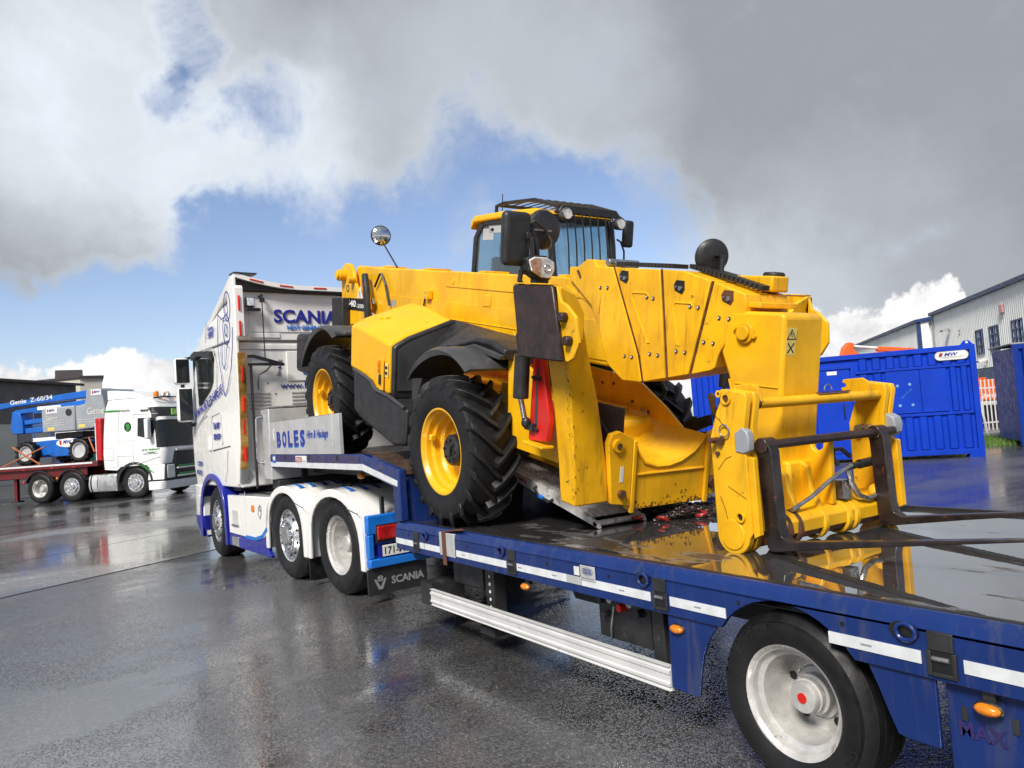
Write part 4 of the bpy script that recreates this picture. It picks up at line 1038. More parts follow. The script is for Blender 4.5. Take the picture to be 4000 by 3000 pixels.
for y in (-.75, .4, 1.6, 2.9): Box('boom_pad', 'yellow_worn', bm_, -.12, .17, y, y+.10, 2.083-.0177*(y+.75), 2.115-.0177*(y+.75), bevel=.006)
# nested section heads
g_ = .008
heads = [([(3.159, 2.02), (3.159, 2.108), (3.27, 2.112), (3.37, 2.167), (3.46, 2.165), (3.50, 2.112), (3.676, 2.110), (4.000, 1.482), (4.050, 1.301), (3.86, 1.290), (3.70, 1.380), (3.66, 1.42), (3.53, 1.70), (3.45, 1.82)], .252),
         ([(3.692, 2.105), (4.164, 2.096), (4.281, 1.357), (4.068, 1.304), (4.018, 1.480)], .240),
         ([(4.182, 2.094), (4.372, 2.088), (4.624, 2.025), (4.484, 1.407), (4.300, 1.360)], .230),
         ([(4.644, 2.019), (4.897, 1.952), (4.912, 1.90), (4.91, 1.832), (4.740, 1.594), (4.722, 1.56), (4.70, 1.475), (4.67, 1.455), (4.501, 1.409)], .220)]
core = MB().prism('x', [(3.4, 2.07), (4.35, 2.06), (4.86, 1.93), (4.86, 1.84), (4.66, 1.50), (4.03, 1.33), (3.6, 1.42)], -.15, .20).build('inner_boom', 'rust', TH)
hs = []
for poly, h in heads:
    hs.append(MB().prism('x', poly, h-.40, h).build('boom_section', 'yellow_worn' if h < .25 else 'yellow', TH, bevel=.006))
MB().tube([(.256, 3.69, 2.10), (.256, 4.008, 1.49), (.252, 4.06, 1.31)], .006, n=6).build('weld_bead', 'yellow', hs[0])
for k, pts_ in ((0, [(3.684, 2.108), (4.010, 1.480), (4.060, 1.303)]), (1, [(4.173, 2.094), (4.230, 1.75), (4.291, 1.36)]), (2, [(4.634, 2.020), (4.565, 1.72), (4.493, 1.41)])):
    h = heads[k+1][1]
    ribbon(pts_, 'x', h-.004, .016, .003).build('seam_rust', 'rust', hs[k])
bolts = [(3.556, 1.957, 0), (3.638, 1.957, 0), (3.873, 1.471, 0), (3.952, 1.470, 0), (4.121, 1.896, 1), (4.056, 1.903, 1), (4.122, 1.509, 1), (4.201, 1.507, 1), (4.536, 1.852, 2), (4.464, 1.855, 2), (4.365, 1.55, 2), (4.445, 1.551, 2), (4.709, 1.795, 3), (4.79, 1.794, 3), (4.596, 1.631, 3), (4.675, 1.63, 3)]
for y, z, k in bolts:
    h = heads[k][1]
    bo = MB().cyl((h-.001, y, z), (h+.008, y, z), .0125, n=10).build('wear_bolt', 'black_metal', hs[k])
    MB().cyl((h+.0075, y, z), (h+.0115, y, z), .0065, n=8).build('bolt_end', 'decal_white', bo)
for y, z, k in ((3.281, 2.060, 0), (3.802, 2.041, 1), (4.352, 1.981, 2), (4.764, 1.927, 3)):
    h = heads[k][1]
    if k == 0: MB().prism('x', [(y-.03, z+.02), (y, z+.03), (y+.035, z-.03), (y+.02, z-.045)], h-.001, h+.002).build('lift_hole', 'rust', hs[k])
    else:
        MB().prism('x', [(y-.052, z+.012), (y-.03, z+.045), (y+.045, z+.04), (y+.05, z-.02), (y+.03, z-.05), (y-.04, z-.025)], h-.001, h+.0025).build('lift_hole', 'decal_black' if k < 3 else 'rust', hs[k])
        MB().cyl((h, y+.012, z-.01), (h+.012, y+.012, z-.01), .016, n=10).cyl((h, y-.03, z), (h+.008, y-.03, z), .008).build('hole_pin', 'steel', hs[k])
for pts_, k in (([(3.895, 1.895), (3.905, 1.930), (4.055, 1.930), (4.072, 1.905)], 1), ([(3.893, 1.90), (4.09, 1.582), (4.112, 1.592)], 1), ([(4.312, 1.855), (4.325, 1.876), (4.47, 1.876), (4.48, 1.858)], 2), ([(4.310, 1.86), (4.368, 1.596), (4.392, 1.594)], 2)):
    MB().tube([(heads[k][1], a, b_) for a, b_ in pts_], .0075, n=6).build('pressed_rib', 'yellow', hs[k])
MB().tube([(.249, 3.57, 1.945), (.2535, 3.555, 1.76)], .0025, n=5).build('rust_run', 'rust', hs[0])
# energy chains over the section heads
def echain(pts, x0, x1):
    mb = MB(); P = [Vector((0, *p)) for p in pts]
    acc = 0
    for a, b_ in zip(P[:-1], P[1:]):
        n = max(1, int((b_-a).length/.035)); d = (b_-a).normalized(); ang_ = atan2(d.z, d.y)
        for i in range(n):
            c = a.lerp(b_, (i+.5)/n)
            mb.box(x0, x1, -.0145, .0145, -.015, .015, Matrix.Translation(c) @ Matrix.Rotation(ang_, 4, 'X'))
    mb.build('hose_chain', 'black_plastic', TH, kind='stuff')
echain([(3.62, 2.138), (4.22, 2.122)], .02, .17); echain([(4.30, 2.125), (4.62, 2.06), (4.92, 1.99)], .02, .10); echain([(4.30, 2.115), (4.62, 2.05), (4.90, 1.98)], -.10, -.03)
MB().cyl((-.10, 3.56, 2.145), (.20, 3.56, 2.145), .03).box(-.05, .15, 3.48, 3.60, 2.11, 2.15).build('chain_clamp', 'steel', TH, bevel=.004)
MB().box(-.16, .0, 4.60, 4.92, 1.97, 2.07).build('chain_cover', 'yellow', TH, bevel=.012)
MB().box(-.15, .19, 4.885, 5.0, 1.87, 1.905).build('head_shelf', 'yellow_worn', TH, bevel=.006)
# ---- bent head
hp = [(4.80, 1.845), (5.17, 1.852), (5.205, 1.835), (5.235, 1.10), (5.30, .72), (5.10, .66), (4.99, .80), (4.93, 1.10), (4.865, 1.30), (4.815, 1.44), (4.74, 1.585), (4.76, 1.62)]
hd = MB().prism('x', hp, -.14, .222).build('boom_head', 'yellow', TH, bevel=.022, seg=3)
MB().prism('x', [(5.20, 1.80), (5.232, 1.10), (5.222, 1.10), (5.19, 1.80)], -.12, .205).build('head_face', 'yellow', hd)
MB().cyl((.222, 4.931, 1.715), (.243, 4.931, 1.715), .066, n=26).cyl((.243, 4.931, 1.715), (.262, 4.931, 1.715), .045, n=22).build('head_pin', 'yellow_worn', hd, bevel=.005)
for y, z in ((4.855, 1.742), (5.005, 1.70)): MB().cyl((.22, y, z), (.245, y, z), .014, n=8).build('head_bolt', 'yellow_worn', hd)
MB().tube([(.224, 4.88, 1.40), (.224, 5.20, 1.412)], .006, n=6).tube([(.224, 4.83, 1.42), (.224, 4.90, 1.25), (.224, 4.94, 1.12)], .008, n=6).build('weld_bead', 'yellow', hd)
dc = MB().box(.118, .205, 5.2135, 5.2155, 1.605, 1.765, Matrix.Translation((0, .0, 0))).build('warning_decal', 'decal_yellow', hd)
def tri(a, b_, c, w): return ribbon([a, b_, c, a], 'y', 5.2155, w, .001)
tri((.20, 1.70), (.162, 1.755), (.124, 1.70), .006).build('decal_print', 'decal_black', dc)
for o_ in ([(.165, 1.735), (.158, 1.715)], [(.19, 1.675), (.135, 1.62)], [(.135, 1.675), (.19, 1.62)]): ribbon(o_, 'y', 5.2157, .008, .001).build('decal_print', 'decal_black', dc)
# ---- engine pod on the right
ec = MB().loft([[(1.10, y, zb), (1.10, y, zc), (.94, y, zc+.085), (.47, y, zt), (.42, y, zt-.03), (.42, y, .95)] for y, zb, zc, zt in ((.66, 1.05, 1.475, 1.705), (.80, 1.04, 1.478, 1.725), (1.10, 1.0, 1.445, 1.70), (1.30, .91, 1.415, 1.66), (1.62, .90, 1.365, 1.595))]).build('engine_cover', 'yellow_plastic', TH, bevel=.028, seg=3, ang=45)
for k in range(5): MB().ell((.99-.035*k, .72+.075*k, 1.530+.0+.012*k), .03, .02, .014, n=8, m=6).build('cover_stud', 'yellow_plastic', ec)
for k in range(3):
    x = .86-.10*k
    MB().tube([(x, .82, 1.572+.045*k), (x, 1.5, 1.47+.045*k)], .006, n=6).build('cover_rib', 'yellow_plastic', ec)
sk = MB().prism('x', [(.80, 1.045), (1.10, 1.0), (1.26, .975), (1.38, .90), (1.62, .895), (1.74, .86), (2.06, .83), (2.02, .50), (1.80, .46), (1.0, .58), (.83, .64)], .62, 1.125).build('fuel_tank', 'black_plastic', TH, bevel=.03, seg=3)
MB().tube([(1.122, .82, 1.05), (1.122, 1.10, 1.015), (1.122, 1.26, .985), (1.122, 1.38, .915), (1.122, 1.66, .90), (1.122, 2.02, .84)], .018, n=8).build('tank_lip', 'grey_plastic', sk)
gr = MB().prism('y', [(1.095, .87), (1.095, 1.345), (1.06, 1.375), (.94, 1.44), (.50, 1.60), (.44, 1.60), (.44, .85)], 1.645, 1.705).build('cooling_grille', 'black_plastic', TH, bevel=.02)
MB().prism('y', [(1.05, .95), (1.05, 1.32), (.93, 1.395), (.56, 1.53), (.56, .93)], 1.706, 1.715).build('grille_mesh', 'grey_plastic', gr)
# body shell behind the front wheel and over it
shell = [(1.68, 1.18), (1.99, 1.31), (2.52, 1.437), (2.80, 1.498), (3.03, 1.492), (3.24, 1.435)]
rg = []
top = [(1.70, 1.60), (2.0, 1.58), (2.45, 1.545), (2.80, 1.525), (3.05, 1.505), (3.25, 1.45)]
for (ya, za), (yb, zb) in zip(shell, top): rg.append([(.90, ya, za), (.88, ya+.02, za+.03), (.46, yb, zb), (.40, yb, zb-.02), (.40, yb, za-.12), (.86, ya, za-.05)])
MB().loft(rg).build('wing_panel', 'black_plastic', TH, bevel=.012, ang=50)
MB().prism('x', [(1.70, 1.17), (1.70, .85), (1.80, .85), (1.92, 1.12), (2.35, 1.33), (2.8, 1.42), (3.2, 1.38), (3.24, 1.42), (2.8, 1.47), (2.3, 1.37), (1.95, 1.27)], .84, .905).build('wing_lip', 'grey_plastic', TH, bevel=.008)
il = MB().box(1.116, 1.122, 1.45, 1.545, .93, 1.22).build('latch_recess', 'yellow_plastic', TH, bevel=.012)
Box('side_lamp', 'lamp_orange', il, 1.120, 1.142, 1.452, 1.478, 1.09, 1.205, bevel=.005)
Box('latch_handle', 'black_plastic', il, 1.118, 1.138, 1.462, 1.50, .98, 1.075, bevel=.006)
dd = Box('warning_decal', 'decal_yellow', TH, 1.1005, 1.104, 1.53, 1.61, 1.06, 1.19, bevel=0)
for z in (1.08, 1.13): Box('decal_print', 'decal_black', dd, 1.1042, 1.105, 1.545, 1.595, z, z+.03, bevel=0)
# ---- wheel mudguards
def guard(yc, r0, a0, a1, sx, n=14):
    rg = []
    for i in range(n+1):
        f = i/n; a = radians(a0+(a1-a0)*f)
        r = r0+.02*sin(pi*f)
        drop = .035+.035*sin(pi*min(1, max(0, (f-.05)*1.4)))
        P = lambda x, rr: (sx*x, yc+rr*cos(a), .61+rr*sin(a))
        rg.append([P(1.165, r-drop), P(1.175, r-.02), P(1.13, r+.004), P(.66, r+.008), P(.62, r-.01), P(.64, r-.02), P(1.12, r-.018), P(1.155, r-.03), P(1.150, r-drop)])
    o_ = MB().loft(rg).build('wheel_guard', 'grey_plastic', TH, ang=50)
    for x, f in ((1.0, .45), (.93, .5), (.80, .68), (.86, .62)):
        a = radians(a0+(a1-a0)*f)
        q = Vector((sx*x, yc+(r0+.012+.02*sin(pi*f))*cos(a), .61+(r0+.012+.02*sin(pi*f))*sin(a)))
        d = Vector((0, cos(a), sin(a)))
        MB().cyl(q, q+d*.012, .018, n=10).build('guard_bolt', 'black_metal', o_)
    MB().tube([(sx*.75, yc+r0*.97*cos(radians(a1)), .60+r0*.97*sin(radians(a1))), (sx*.72, yc+r0*.93*cos(radians(a1-18)), .60+r0*.93*sin(radians(a1-18))), (sx*.68, yc+.45, .80)], .022, n=8).build('guard_stay', 'black_metal', o_)
for sx in (1, -1): guard(2.76, .81, 140, 60, sx); guard(0, .80, 158, 66, sx)
Box('guard_bridge', 'grey_plastic', TH, .62, 1.15, .30, .62, 1.37, 1.41, bevel=.012)
# ---- cab on the far left side
CX0, CX1 = -1.12, -.33
def pane(name, poly, ax, a, b_, par): return MB().prism(ax, poly, a, b_).build(name, 'glass', par)
fr = MB()
cy0, cy1 = .50, 2.12
for x in (CX0, CX1-.05):
    fr.loft([[(x, .50, 1.0), (x+.05, .50, 1.0), (x+.05, .57, 1.0), (x, .57, 1.0)], [(x, .60, 2.45), (x+.05, .60, 2.45), (x+.05, .68, 2.45), (x, .68, 2.45)], [(x, .72, 2.60), (x+.05, .72, 2.60), (x+.05, .80, 2.58), (x, .80, 2.58)]])
    fr.loft([[(x, 2.16, 1.0), (x+.05, 2.16, 1.0), (x+.05, 2.10, 1.0), (x, 2.10, 1.0)], [(x, 2.14, 2.05), (x+.05, 2.14, 2.05), (x+.05, 2.08, 2.05), (x, 2.08, 2.05)], [(x, 2.02, 2.62), (x+.05, 2.02, 2.62), (x+.05, 1.95, 2.62), (x, 1.95, 2.62)]])
    fr.box(x, x+.05, .80, 2.0, 2.575, 2.625)
for y, z in ((.62, 2.56), (1.97, 2.60), (2.09, 1.98)): fr.box(CX0+.05, CX1-.05, y, y+.05, z-.03, z+.02)
cf = fr.build('cab_frame', 'black_plastic', TH, bevel=.008)
Box('cab_base', 'yellow', TH, CX0, CX1, .48, 2.16, .75, 1.72, bevel=.03)
rf = MB().loft([[(CX0-.02, .52, z0), (CX1+.02, .52, z0), (CX1+.02, .52, z1), (CX0-.02, .52, z1)] if False else [(CX0-.02, y, z0), (CX1+.02, y, z0), (CX1+.01, y, z1), (CX0-.01, y, z1)] for y, z0, z1 in ((.55, 2.53, 2.63), (.62, 2.61, 2.685), (1.2, 2.63, 2.705), (1.8, 2.63, 2.70), (2.0, 2.62, 2.66))]).build('cab_roof', 'yellow_plastic', TH, bevel=.02)
pane('rear_pane', [(CX0+.05, 1.72), (CX1-.05, 1.72), (CX1-.05, 2.54), (CX0+.05, 2.54)], 'y', .585, .593, cf)
pane('side_pane', [(.58, 1.72), (.66, 2.45), (.80, 2.58), (1.94, 2.58), (2.08, 2.02), (2.10, 1.72)], 'x', CX1-.026, CX1-.018, cf)
pane('side_pane', [(.58, 1.1), (.66, 2.45), (.80, 2.58), (1.94, 2.58), (2.08, 2.02), (2.10, 1.1)], 'x', CX0+.018, CX0+.026, cf)
MB().loft([[(CX0+.05, 2.115, 1.4), (CX1-.05, 2.115, 1.4), (CX1-.05, 2.122, 1.4), (CX0+.05, 2.122, 1.4)], [(CX0+.05, 2.105, 2.05), (CX1-.05, 2.105, 2.05), (CX1-.05, 2.112, 2.05), (CX0+.05, 2.112, 2.05)], [(CX0+.05, 1.985, 2.60), (CX1-.05, 1.985, 2.60), (CX1-.05, 1.992, 2.60), (CX0+.05, 1.992, 2.60)]]).build('windscreen', 'glass', cf)
Box('window_sticker', 'alu_paint', cf, CX1-.0175, CX1-.0165, .78, 1.0, 2.42, 2.54, bevel=0)
Box('window_sticker', 'alu_paint', cf, CX1-.0175, CX1-.0165, .90, 1.2, 2.49, 2.57, bevel=0)
seat = MB().box(-.95, -.5, .75, 1.25, 1.55, 1.70).box(-.93, -.52, .68, .82, 1.70, 2.25).box(-.84, -.61, .69, .79, 2.26, 2.42).build('cab_seat', 'black_plastic', TH, bevel=.03)
MB().tube([(-.72, 1.62+.17*cos(a), 1.90+.03*cos(a)) if False else (-.72+.18*cos(a), 1.62+.15*sin(a), 1.93-.07*sin(a)) for a in [2*pi*i/20 for i in range(20)]], .014, cyc=True).tube([(-.72, 1.64, 1.92), (-.72, 1.85, 1.5)], .03).build('steering_wheel', 'black_plastic', TH)
Box('dashboard', 'black_plastic', TH, -1.05, -.42, 1.78, 2.06, 1.5, 1.85, bevel=.04)
# guard over roof and screen: bars
gd = MB().tube([(-.36, 1.02, 2.66), (-.36, 1.02, 2.765), (-.37, 1.15, 2.79), (-.38, 1.7, 2.79), (-.40, 2.10, 2.70)], .020, n=8).tube([(-1.10, 1.02, 2.66), (-1.10, 1.02, 2.765), (-1.09, 1.15, 2.79), (-1.08, 1.7, 2.79), (-1.06, 2.10, 2.70)], .020, n=8).tube([(-.36, 1.04, 2.775), (-1.10, 1.04, 2.775)], .018).build('screen_guard', 'black_metal', TH)
MB().prism('y', [(-.36, 2.66), (-.40, 2.715), (-1.06, 2.715), (-1.12, 2.66), (-1.12, 2.64), (-.36, 2.64)], 2.06, 2.14).build('guard_header', 'black_metal', gd, bevel=.006)
for i in range(7):
    x = -.45-.095*i
    MB().tube([(x, 1.04, 2.785), (x, 1.3, 2.81), (x, 1.7, 2.80), (x, 2.10, 2.70)], .0075, n=6).build('roof_bar', 'black_metal', gd)
    MB().tube([(x+.01, 2.14, 2.66), (x+.005, 2.20, 2.35), (x, 2.24, 2.0), (x-.005, 2.24, 1.5)], .0085, n=6).build('screen_bar', 'black_metal', gd)
MB().tube([(-.42, 2.22, 1.6), (-1.05, 2.22, 1.6)], .012).build('guard_rail', 'black_metal', gd)
MB().tube([(-.345, 1.16, 2.70), (-.34, 1.16, 2.88)], .005, n=6).build('aerial', 'black_metal', TH)
for x, z in ((-.42, 2.63), (-1.08, 2.585)):
    l_ = MB().lathe([(.001, 2.20), (.052, 2.20), (.06, 2.19), (.055, 2.13), (.03, 2.10), (.001, 2.10)], c=(x, 0, z), ax='y', n=20).build('roof_lamp', 'grey_plastic', TH)
    MB().cyl((x, 2.198, z), (x, 2.206, z), .047, n=18).build('lamp_lens', 'lamp_glass', l_)
fm = MB().box(-1.33, -1.20, 2.06, 2.12, 2.37, 2.64).build('cab_mirror', 'black_plastic', TH, bevel=.03, seg=3)
MB().tube([(-1.10, 2.08, 2.62), (-1.16, 2.09, 2.66), (-1.20, 2.09, 2.64), (-1.24, 2.09, 2.58)], .012).tube([(-1.12, 2.1, 2.44), (-1.17, 2.1, 2.42), (-1.22, 2.1, 2.33), (-1.24, 2.1, 2.05)], .010).build('mirror_stay', 'black_metal', fm)
# ---- mirrors and headlamp on the right front post
ps_ = MB().tube([(.95, 3.72, 1.80), (.95, 3.72, 2.02), (.97, 3.72, 2.25), (1.02, 3.72, 2.33)], .022).box(.88, .98, 3.68, 3.76, 1.90, 2.02).build('mirror_post', 'black_metal', TH, bevel=.005)
bmir = MB().box(1.03, 1.25, 3.68, 3.76, 2.075, 2.435).build('square_mirror', 'black_plastic', TH, bevel=.045, seg=4)
Box('mirror_clamp', 'black_metal', bmir, 1.05, 1.09, 3.755, 3.785, 2.25, 2.30)
MB().tube([(1.06, 3.79, 2.27), (1.05, 3.80, 2.12), (1.04, 3.78, 2.02)], .014).build('mirror_stay', 'black_metal', bmir)
rmir = MB().lathe([(.001, 3.725), (.075, 3.722), (.125, 3.70), (.138, 3.67), (.128, 3.66), (.001, 3.655)], c=(.885, 0, 2.335), ax='y', n=30).build('round_mirror', 'black_plastic', TH)
Box('mirror_strap', 'steel', rmir, .85, 1.0, 3.724, 3.732, 2.318, 2.332)
MB().tube([(1.05, 3.74, 2.36), (1.02, 3.76, 2.38), (.93, 3.76, 2.33), (.87, 3.76, 2.26), (.865, 3.74, 2.05), (.88, 3.73, 1.95)], .011).build('mirror_stay', 'black_metal', rmir)
hl = MB().prism('y', [(1.105, 2.125), (1.05, 2.152), (.94, 2.152), (.872, 2.12), (.866, 2.05), (.905, 1.988), (.99, 1.992), (1.08, 2.04)], 3.70, 3.81).build('headlamp', 'black_plastic', TH, bevel=.010)
MB().prism('y', [(1.092, 2.117), (1.048, 2.140), (.945, 2.140), (.884, 2.112), (.880, 2.056), (.912, 2.001), (.985, 2.005), (1.07, 2.047)], 3.811, 3.825).build('lamp_lens', 'lamp_glass', hl, bevel=.006)
MB().prism('y', [(1.085, 2.110), (1.045, 2.131), (1.0, 2.130), (.995, 2.018), (1.062, 2.052)], 3.8255, 3.829).build('indicator_lens', mat('lamp_peach', (.62, .36, .26), .12, metal=.5, var=.3, vscale=30), hl)
for x, r in ((.945, .028),): MB().lathe([(r, 3.827), (r-.004, 3.833), (r-.008, 3.827)], c=(x, 0, 2.068), ax='y', n=20).build('lamp_ring', 'chrome', hl)
MB().tube([(1.09, 3.73, 2.05), (1.10, 3.73, 1.98), (1.06, 3.73, 1.93)], .018).build('lamp_stay', 'black_metal', hl)
# mirrors on the boom: rear one with convex glass, front one seen from behind
rm = MB().lathe([(.001, .03), (.08, .028), (.115, .012), (.125, 0), (.118, -.012), (.001, -.012)], c=(0, 0, 0), ax='y', n=32).build('boom_mirror', 'black_plastic', TH)
rm.location = (.15, -.84, 2.485); rm.rotation_euler = (radians(8), 0, radians(-14))
MB().lathe([(.001, .052), (.05, .047), (.09, .034), (.110, .020), (.110, .016), (.001, .016)], ax='y', n=32).build('mirror_glass', 'mirror_glass', rm)
MB().tube([(.15, -.80, 2.42), (.15, -.60, 2.28), (.15, -.32, 2.09)], .009).build('mirror_stay', 'black_metal', TH)
fm2 = MB().lathe([(.001, .03), (.08, .026), (.112, .010), (.122, -.004), (.115, -.015), (.001, -.015)], ax='y', n=32).build('boom_mirror', 'black_plastic', TH)
fm2.location = (-.05, 4.36, 2.195); fm2.rotation_euler = (radians(-6), 0, radians(-24))
MB().tube([(-.05, 4.40, 2.20), (-.045, 4.46, 2.20), (-.04, 4.46, 2.03)], .018).build('mirror_stay', 'black_metal', TH)
MB().lathe([(.001, 0), (.06, 0), (.07, .02), (.06, .035), (.001, .04)], c=(-.12, 4.83, 2.06), ax='z', n=20).build('hose_reel', 'black_plastic', TH)
# ---- stabilisers folded up at the front corners
def stab(sx):
    P = lambda x, y, z: (sx*x, y, z)
    SH = Matrix.Identity(4)
    if sx < 0: SH[1][2] = .13; SH[1][3] = -.065
    K = lambda: MB(SH)
    def ring(xo, xi, y0, y1, z): return [P(xo, y0, z), P(xo, y1, z), P(xi, y1, z), P(xi, y0, z)]
    lg = K().loft([ring(.84, .545, 3.96, 4.13, .48), ring(.865, .585, 3.95, 4.13, .75), ring(.93, .70, 3.94, 4.14, 1.2), ring(1.0, .82, 3.93, 4.15, 1.55), ring(1.04, .90, 3.93, 4.15, 1.86)]).build('stabiliser_leg', 'yellow_worn', TH, bevel=.012)
    pd = K().prism('x', [(3.735, 1.93), (3.75, 1.955), (4.17, 1.958), (4.19, 1.94), (4.325, 1.505), (4.31, 1.49), (3.855, 1.478), (3.845, 1.49)], sx*1.160, sx*1.128).build('foot_pad', 'brown_steel', lg, bevel=.012)
    K().prism('x', [(4.16, 1.955), (4.19, 1.955), (4.245, 1.86), (4.30, 1.84), (4.40, 1.77), (4.44, 1.62), (4.40, 1.52), (4.34, 1.49), (4.30, 1.50)], sx*1.127, sx*1.10).build('foot_bracket', 'yellow_worn', lg, bevel=.006)
    K().prism('x', [(3.76, 1.95), (4.19, 1.955), (4.30, 1.50), (3.86, 1.49)], sx*1.127, sx*1.10).build('foot_back', 'yellow_worn', lg)
    K().prism('y', [(sx*1.10, 1.952), (sx*.98, 1.90), (sx*.90, 1.78), (sx*.90, 1.62), (sx*1.10, 1.50)], 4.16, 4.20).build('foot_rib', 'yellow_worn', lg, bevel=.005)
    for z, y in ((1.765, 4.30), (1.625, 4.36)): K().cyl(P(1.125, y, z), P(1.175, y, z), .030, n=14).build('foot_pin', 'brown_steel', lg, bevel=.006)
    K().box(*sorted((sx*1.162, sx*1.09)), 3.76, 4.17, 1.9585, 1.966).build('pad_top_wear', 'yellow_worn', lg, bevel=.002)
    cy_ = MB().cyl(P(1.03, 3.70, 1.48), P(1.03, 3.70, 1.17), .055, n=18).build('stabiliser_ram', 'black_metal', TH, bevel=.006)
    MB().cyl(P(1.03, 3.70, 1.17), P(.99, 3.70, 1.02), .020, n=12).build('ram_rod', 'steel', cy_)
    MB().ell(P(.99, 3.72, 1.0), .035, .035, .04).box(*sorted((sx*.95, sx*.99)), 3.70, 3.80, .95, 1.0).build('ram_clevis', 'black_metal', cy_)
    MB().tube([P(1.02, 3.66, 1.46), P(1.03, 3.63, 1.60), P(1.0, 3.70, 1.75)], .016).build('ram_hose', 'black_plastic', cy_)
    if sx > 0: MB().prism('x', [(3.16, 1.46), (3.58, 1.30), (3.86, 1.0), (3.86, .72), (3.2, .72)], sx*.80, sx*.77).build('wing_plate', 'yellow', TH, bevel=.005)
    return lg
lg = stab(1); stab(-1)
# scuffs along the leg edge
sc_ = MB(); rs_ = random.Random(21)
for k in range(60):
    z = rs_.uniform(.52, 1.46); f = (z-.48)/1.07
    x = .842+.16*f**1.15; y = 4.128+.02*f
    u = rs_.gauss(0, .012); s_ = rs_.uniform(.002, .0055); e_ = s_*rs_.uniform(1, 3.2)
    if u > 0: sc_.raw([(x-u-s_, y+.004, z), (x-u, y+.004, z-e_), (x-u+s_*.4, y+.004, z+.2*e_), (x-u, y+.004, z+e_)], [(0, 1, 2, 3)])
    else: sc_.raw([(x+.004, y+u-s_, z), (x+.004, y+u, z-e_), (x+.004, y+u+s_*.5, z+.2*e_), (x+.004, y+u, z+e_)], [(0, 1, 2, 3)])
sc_.build('paint_chips', 'decal_black', lg, smooth=False, kind='stuff')
rs = MB().prism('x', [(3.725, 1.46), (3.82, 1.463), (3.945, 1.06), (3.925, .895), (3.705, .872)], .905, .955).build('safety_prop', 'red_paint', TH, bevel=.008)
MB().prism('x', [(3.772, 1.39), (3.795, 1.39), (3.81, .95), (3.775, .945)], .9555, .958).build('prop_slot', 'seam', rs)
for z in (1.32, .96): MB().tube([(.965, 3.74, z), (.97, 3.79, z+.01), (.965, 3.83, z)], .012).build('prop_band', 'black_metal', rs)
MB().box(.90, 1.0, 3.70, 3.94, .850, .868).build('prop_bracket', 'yellow_worn', rs, bevel=.004)
# ---- U-shaped front frame below the boom
cup = [(.335, .888), (.31, .82), (.24, .735), (.12, .695), (.0, .692), (-.12, .715), (-.25, .775), (-.34, .855), (-.375, .90)]
MB().prism('y', cup+[(-.40, .88), (-.375, .385), (.37, .40), (.36, .88)], 4.08, 4.135).build('front_frame', 'yellow_worn', TH, bevel=.006)
MB().tube([(x, 4.138, z) for x, z in cup], .010, n=6).build('frame_lip', 'yellow', TH)
MB().tube([(.33, 4.139, .655), (-.36, 4.139, .645)], .010, n=6).build('weld_bead', 'yellow', TH)
Box('frame_edge', 'yellow_worn', TH, .338, .372, 4.136, 4.165, .385, .905, bevel=.006)
Box('frame_edge', 'yellow_worn', TH, -.40, -.365, 4.136, 4.165, .375, .905, bevel=.006)
fc = MB(); rf_ = random.Random(4)
for k in range(90):
    x = rf_.uniform(-.36, .33); z = .392+abs(rf_.gauss(0, .035))*(1.6 if abs(x+.05) < .15 else .7); s_ = rf_.uniform(.003, .011); n_ = rf_.randint(5, 7)
    fc.raw([(x+s_*rf_.uniform(.5, 1.2)*cos(2*pi*i/n_), 4.1375+.0003*(k % 7), z+s_*rf_.uniform(.5, 1.2)*sin(2*pi*i/n_)) for i in range(n_)], [tuple(range(n_))])
fc.build('paint_chips', 'rust', TH, smooth=False, kind='stuff')
bp_ = MB().prism('y', [(.375, .925), (.50, .98), (.575, .965), (.60, .90), (.545, .47), (.375, .44)], 4.11, 4.16).build('pivot_bracket', 'yellow_worn', TH, bevel=.006)
MB().cyl((.525, 4.16, .885), (.525, 4.185, .885), .045, n=18).build('pivot_boss', 'yellow_worn', bp_)
MB().cyl((.525, 4.17, .885), (.525, 4.192, .885), .022, n=10).build('pivot_pin', 'rust', bp_)
MB().cyl((.47, 4.16, .54), (.47, 4.19, .54), .030, n=14).build('pivot_pin', 'rust', bp_)
Box('bracket_decal', 'decal_white', bp_, .455, .485, 4.1605, 4.163, .62, .73, bevel=0)
MB().prism('y', [(-.40, .90), (-.53, .95), (-.60, .90), (-.56, .45), (-.40, .42)], 4.10, 4.15).build('pivot_bracket', 'yellow_worn', TH, bevel=.006)
MB().cyl((-.45, 4.15, .53), (-.45, 4.19, .53), .05, n=16).build('pivot_pin', 'rust', TH)
Box('trough_step', 'yellow', TH, -.34, .32, 3.0, 3.62, .70, .93, bevel=.05, seg=3)
